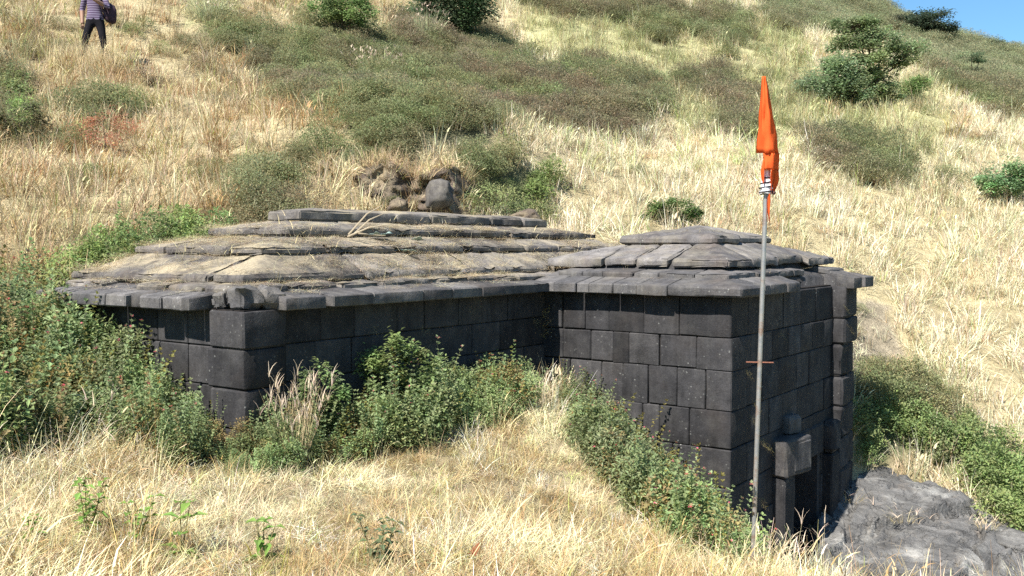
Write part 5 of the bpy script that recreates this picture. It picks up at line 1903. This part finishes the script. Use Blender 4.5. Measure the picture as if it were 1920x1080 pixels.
M_SHIRT = mat_shirt()
M_TROUSER = plain('dark_trousers', (0.012, 0.011, 0.014), 0.9, 0.1)
M_SKIN = plain('skin', (0.26, 0.15, 0.10), 0.6, 0.3, 0.08)
M_HAIR = plain('hair', (0.015, 0.012, 0.011), 0.6, 0.3)
M_SHOE = plain('shoes', (0.06, 0.055, 0.055), 0.8, 0.2)
M_BAG = plain('bag_fabric', (0.045, 0.028, 0.04), 0.85, 0.15)
J = [(0, 0, .93), (0, 0, 1.10), (0, -.01, 1.28), (0, 0, 1.42), (0, 0, 1.50), (0, -.02, 1.60), (0, -.02, 1.70),
     (-.10, 0, .88), (-.19, -.07, .48), (-.25, -.02, .08), (-.26, -.13, .04),
     (.10, 0, .88), (.17, -.05, .48), (.20, .02, .08), (.21, -.09, .04),
     (-.19, 0, 1.40), (-.27, .04, 1.13), (-.24, -.05, .90), (-.23, -.08, .81),
     (.19, 0, 1.40), (.29, -.05, 1.16), (.12, -.24, 1.26), (.05, -.27, 1.30)]
Bn = [(0, 1), (1, 2), (2, 3), (3, 4), (4, 5), (5, 6), (0, 7), (7, 8), (8, 9), (9, 10), (0, 11), (11, 12), (12, 13), (13, 14), (3, 15), (15, 16), (16, 17), (17, 18), (3, 19), (19, 20), (20, 21), (21, 22)]
Rd = [(.155, .12), (.15, .115), (.175, .12), (.13, .09), .055, (.085, .10), (.07, .08), .10, .07, .045, .04, .10, .07, .045, .04, .07, .055, .04, .042, .07, .055, .04, .042]
bm_ = skinned('person', J, Bn, Rd)
for m_ in (M_SHIRT, M_TROUSER, M_SKIN): bm_.materials.append(m_)
for f_ in bm_.polygons:
    c = f_.center
    f_.use_smooth = True
    arm = abs(c.x) > 0.2 and c.z > 0.78
    if c.z > 1.475: k = 2
    elif arm and c.x < 0: k = 0 if c.z > 1.12 else 2
    elif c.y < -0.12 and c.z > 1.1: k = 2 if c.y < -.17 else 0
    elif c.z > 0.93 or arm: k = 0
    else: k = 1
    f_.material_index = k
person = link('person', bm_, None, pp)
person.rotation_euler = (0, 0, 0.1)
tag(person, 'walker in striped top and dark trousers on the slope at upper left', 'person')
link('hair', rock_mesh('hair', (0.10, 0.115, 0.11), 2, 3, 0.08, M_HAIR), person, (0, .015, 1.665))
for sx in (-1, 1):
    link('ear', rock_mesh('ear', (.016, .02, .03), 5, 2, .1, M_SKIN), person, (sx * .082, -.02, 1.59))
    link('eye', rock_mesh('eye', (.011, .008, .007), 6, 2, .02, M_HAIR), person, (sx * .032, -.113, 1.605))
link('nose', rock_mesh('nose', (.014, .02, .024), 7, 2, .05, M_SKIN), person, (0, -.122, 1.575))
link('mouth', rock_mesh('mouth', (.026, .008, .008), 8, 2, .05, plain('lips', (.2, .07, .06))), person, (0, -.108, 1.535))
for (x, y) in ((-.255, -.09), (.205, -.05)):
    link('shoe', rock_mesh('shoe', (.05, .13, .05), 9, 3, .06, M_SHOE), person, (x, y, .035))
for (hx, hy, hz_, sx) in ((-.23, -.085, .79, -1), (.035, -.275, 1.305, 1)):
    for k in range(4):
        b = VB()
        if sx < 0:
            q = [(hx + (k - 1.5) * .012, hy - .02 + .015 * k, hz_), (hx + (k - 1.5) * .013, hy - .03 + .015 * k, hz_ - .045), (hx + (k - 1.5) * .013 + .01, hy - .015 + .015 * k, hz_ - (.075 + .01 * (k in (1, 2))))]
        else:
            q = [(hx, hy - .01, hz_ + (k - 1.5) * .017), (hx - .035, hy - .035, hz_ + (k - 1.5) * .018), (hx - .06, hy - .03, hz_ + (k - 1.5) * .017)]
        b.tube(q, [.010, .009, .007], (1, 1, 1), 6)
        link('finger', b.mesh('finger', M_SKIN), person)
    b = VB()
    b.tube([(hx, hy, hz_ + .03), (hx + .03, hy - .02, hz_ + .015 * sx), (hx + .035, hy - .035, hz_ - .015 + .03 * (sx > 0))], [.012, .011, .008], (1, 1, 1), 6)
    link('thumb', b.mesh('thumb', M_SKIN), person)
bag = link('shoulder_bag', rock_mesh('shoulder_bag', (.15, .13, .27), 3, 3, .10, M_BAG), None, pp + np.array([.27, .13, 1.08]))
tag(bag, 'dark bag slung behind the walker', 'bag')
b = VB()
b.tube([(-.13, -.08, .3), (-.10, -.22, .12), (-.02, -.2, -.1)], [.022, .022, .022], (1, 1, 1), 6)
link('strap', b.mesh('strap', M_BAG), bag)
pv, pf = boxes([(-.004, .004, -.036, .036, -.05, .05)])
ph = link('phone', new_mesh('phone', pv, pf, [M_WHITE]), None, pp + np.array([-.01, -.31, 1.32]))
bv_ = ph.modifiers.new('bevel', 'BEVEL'); bv_.width = .004; bv_.segments = 2
tag(ph, 'small white phone held at the walker\'s chest', 'phone')
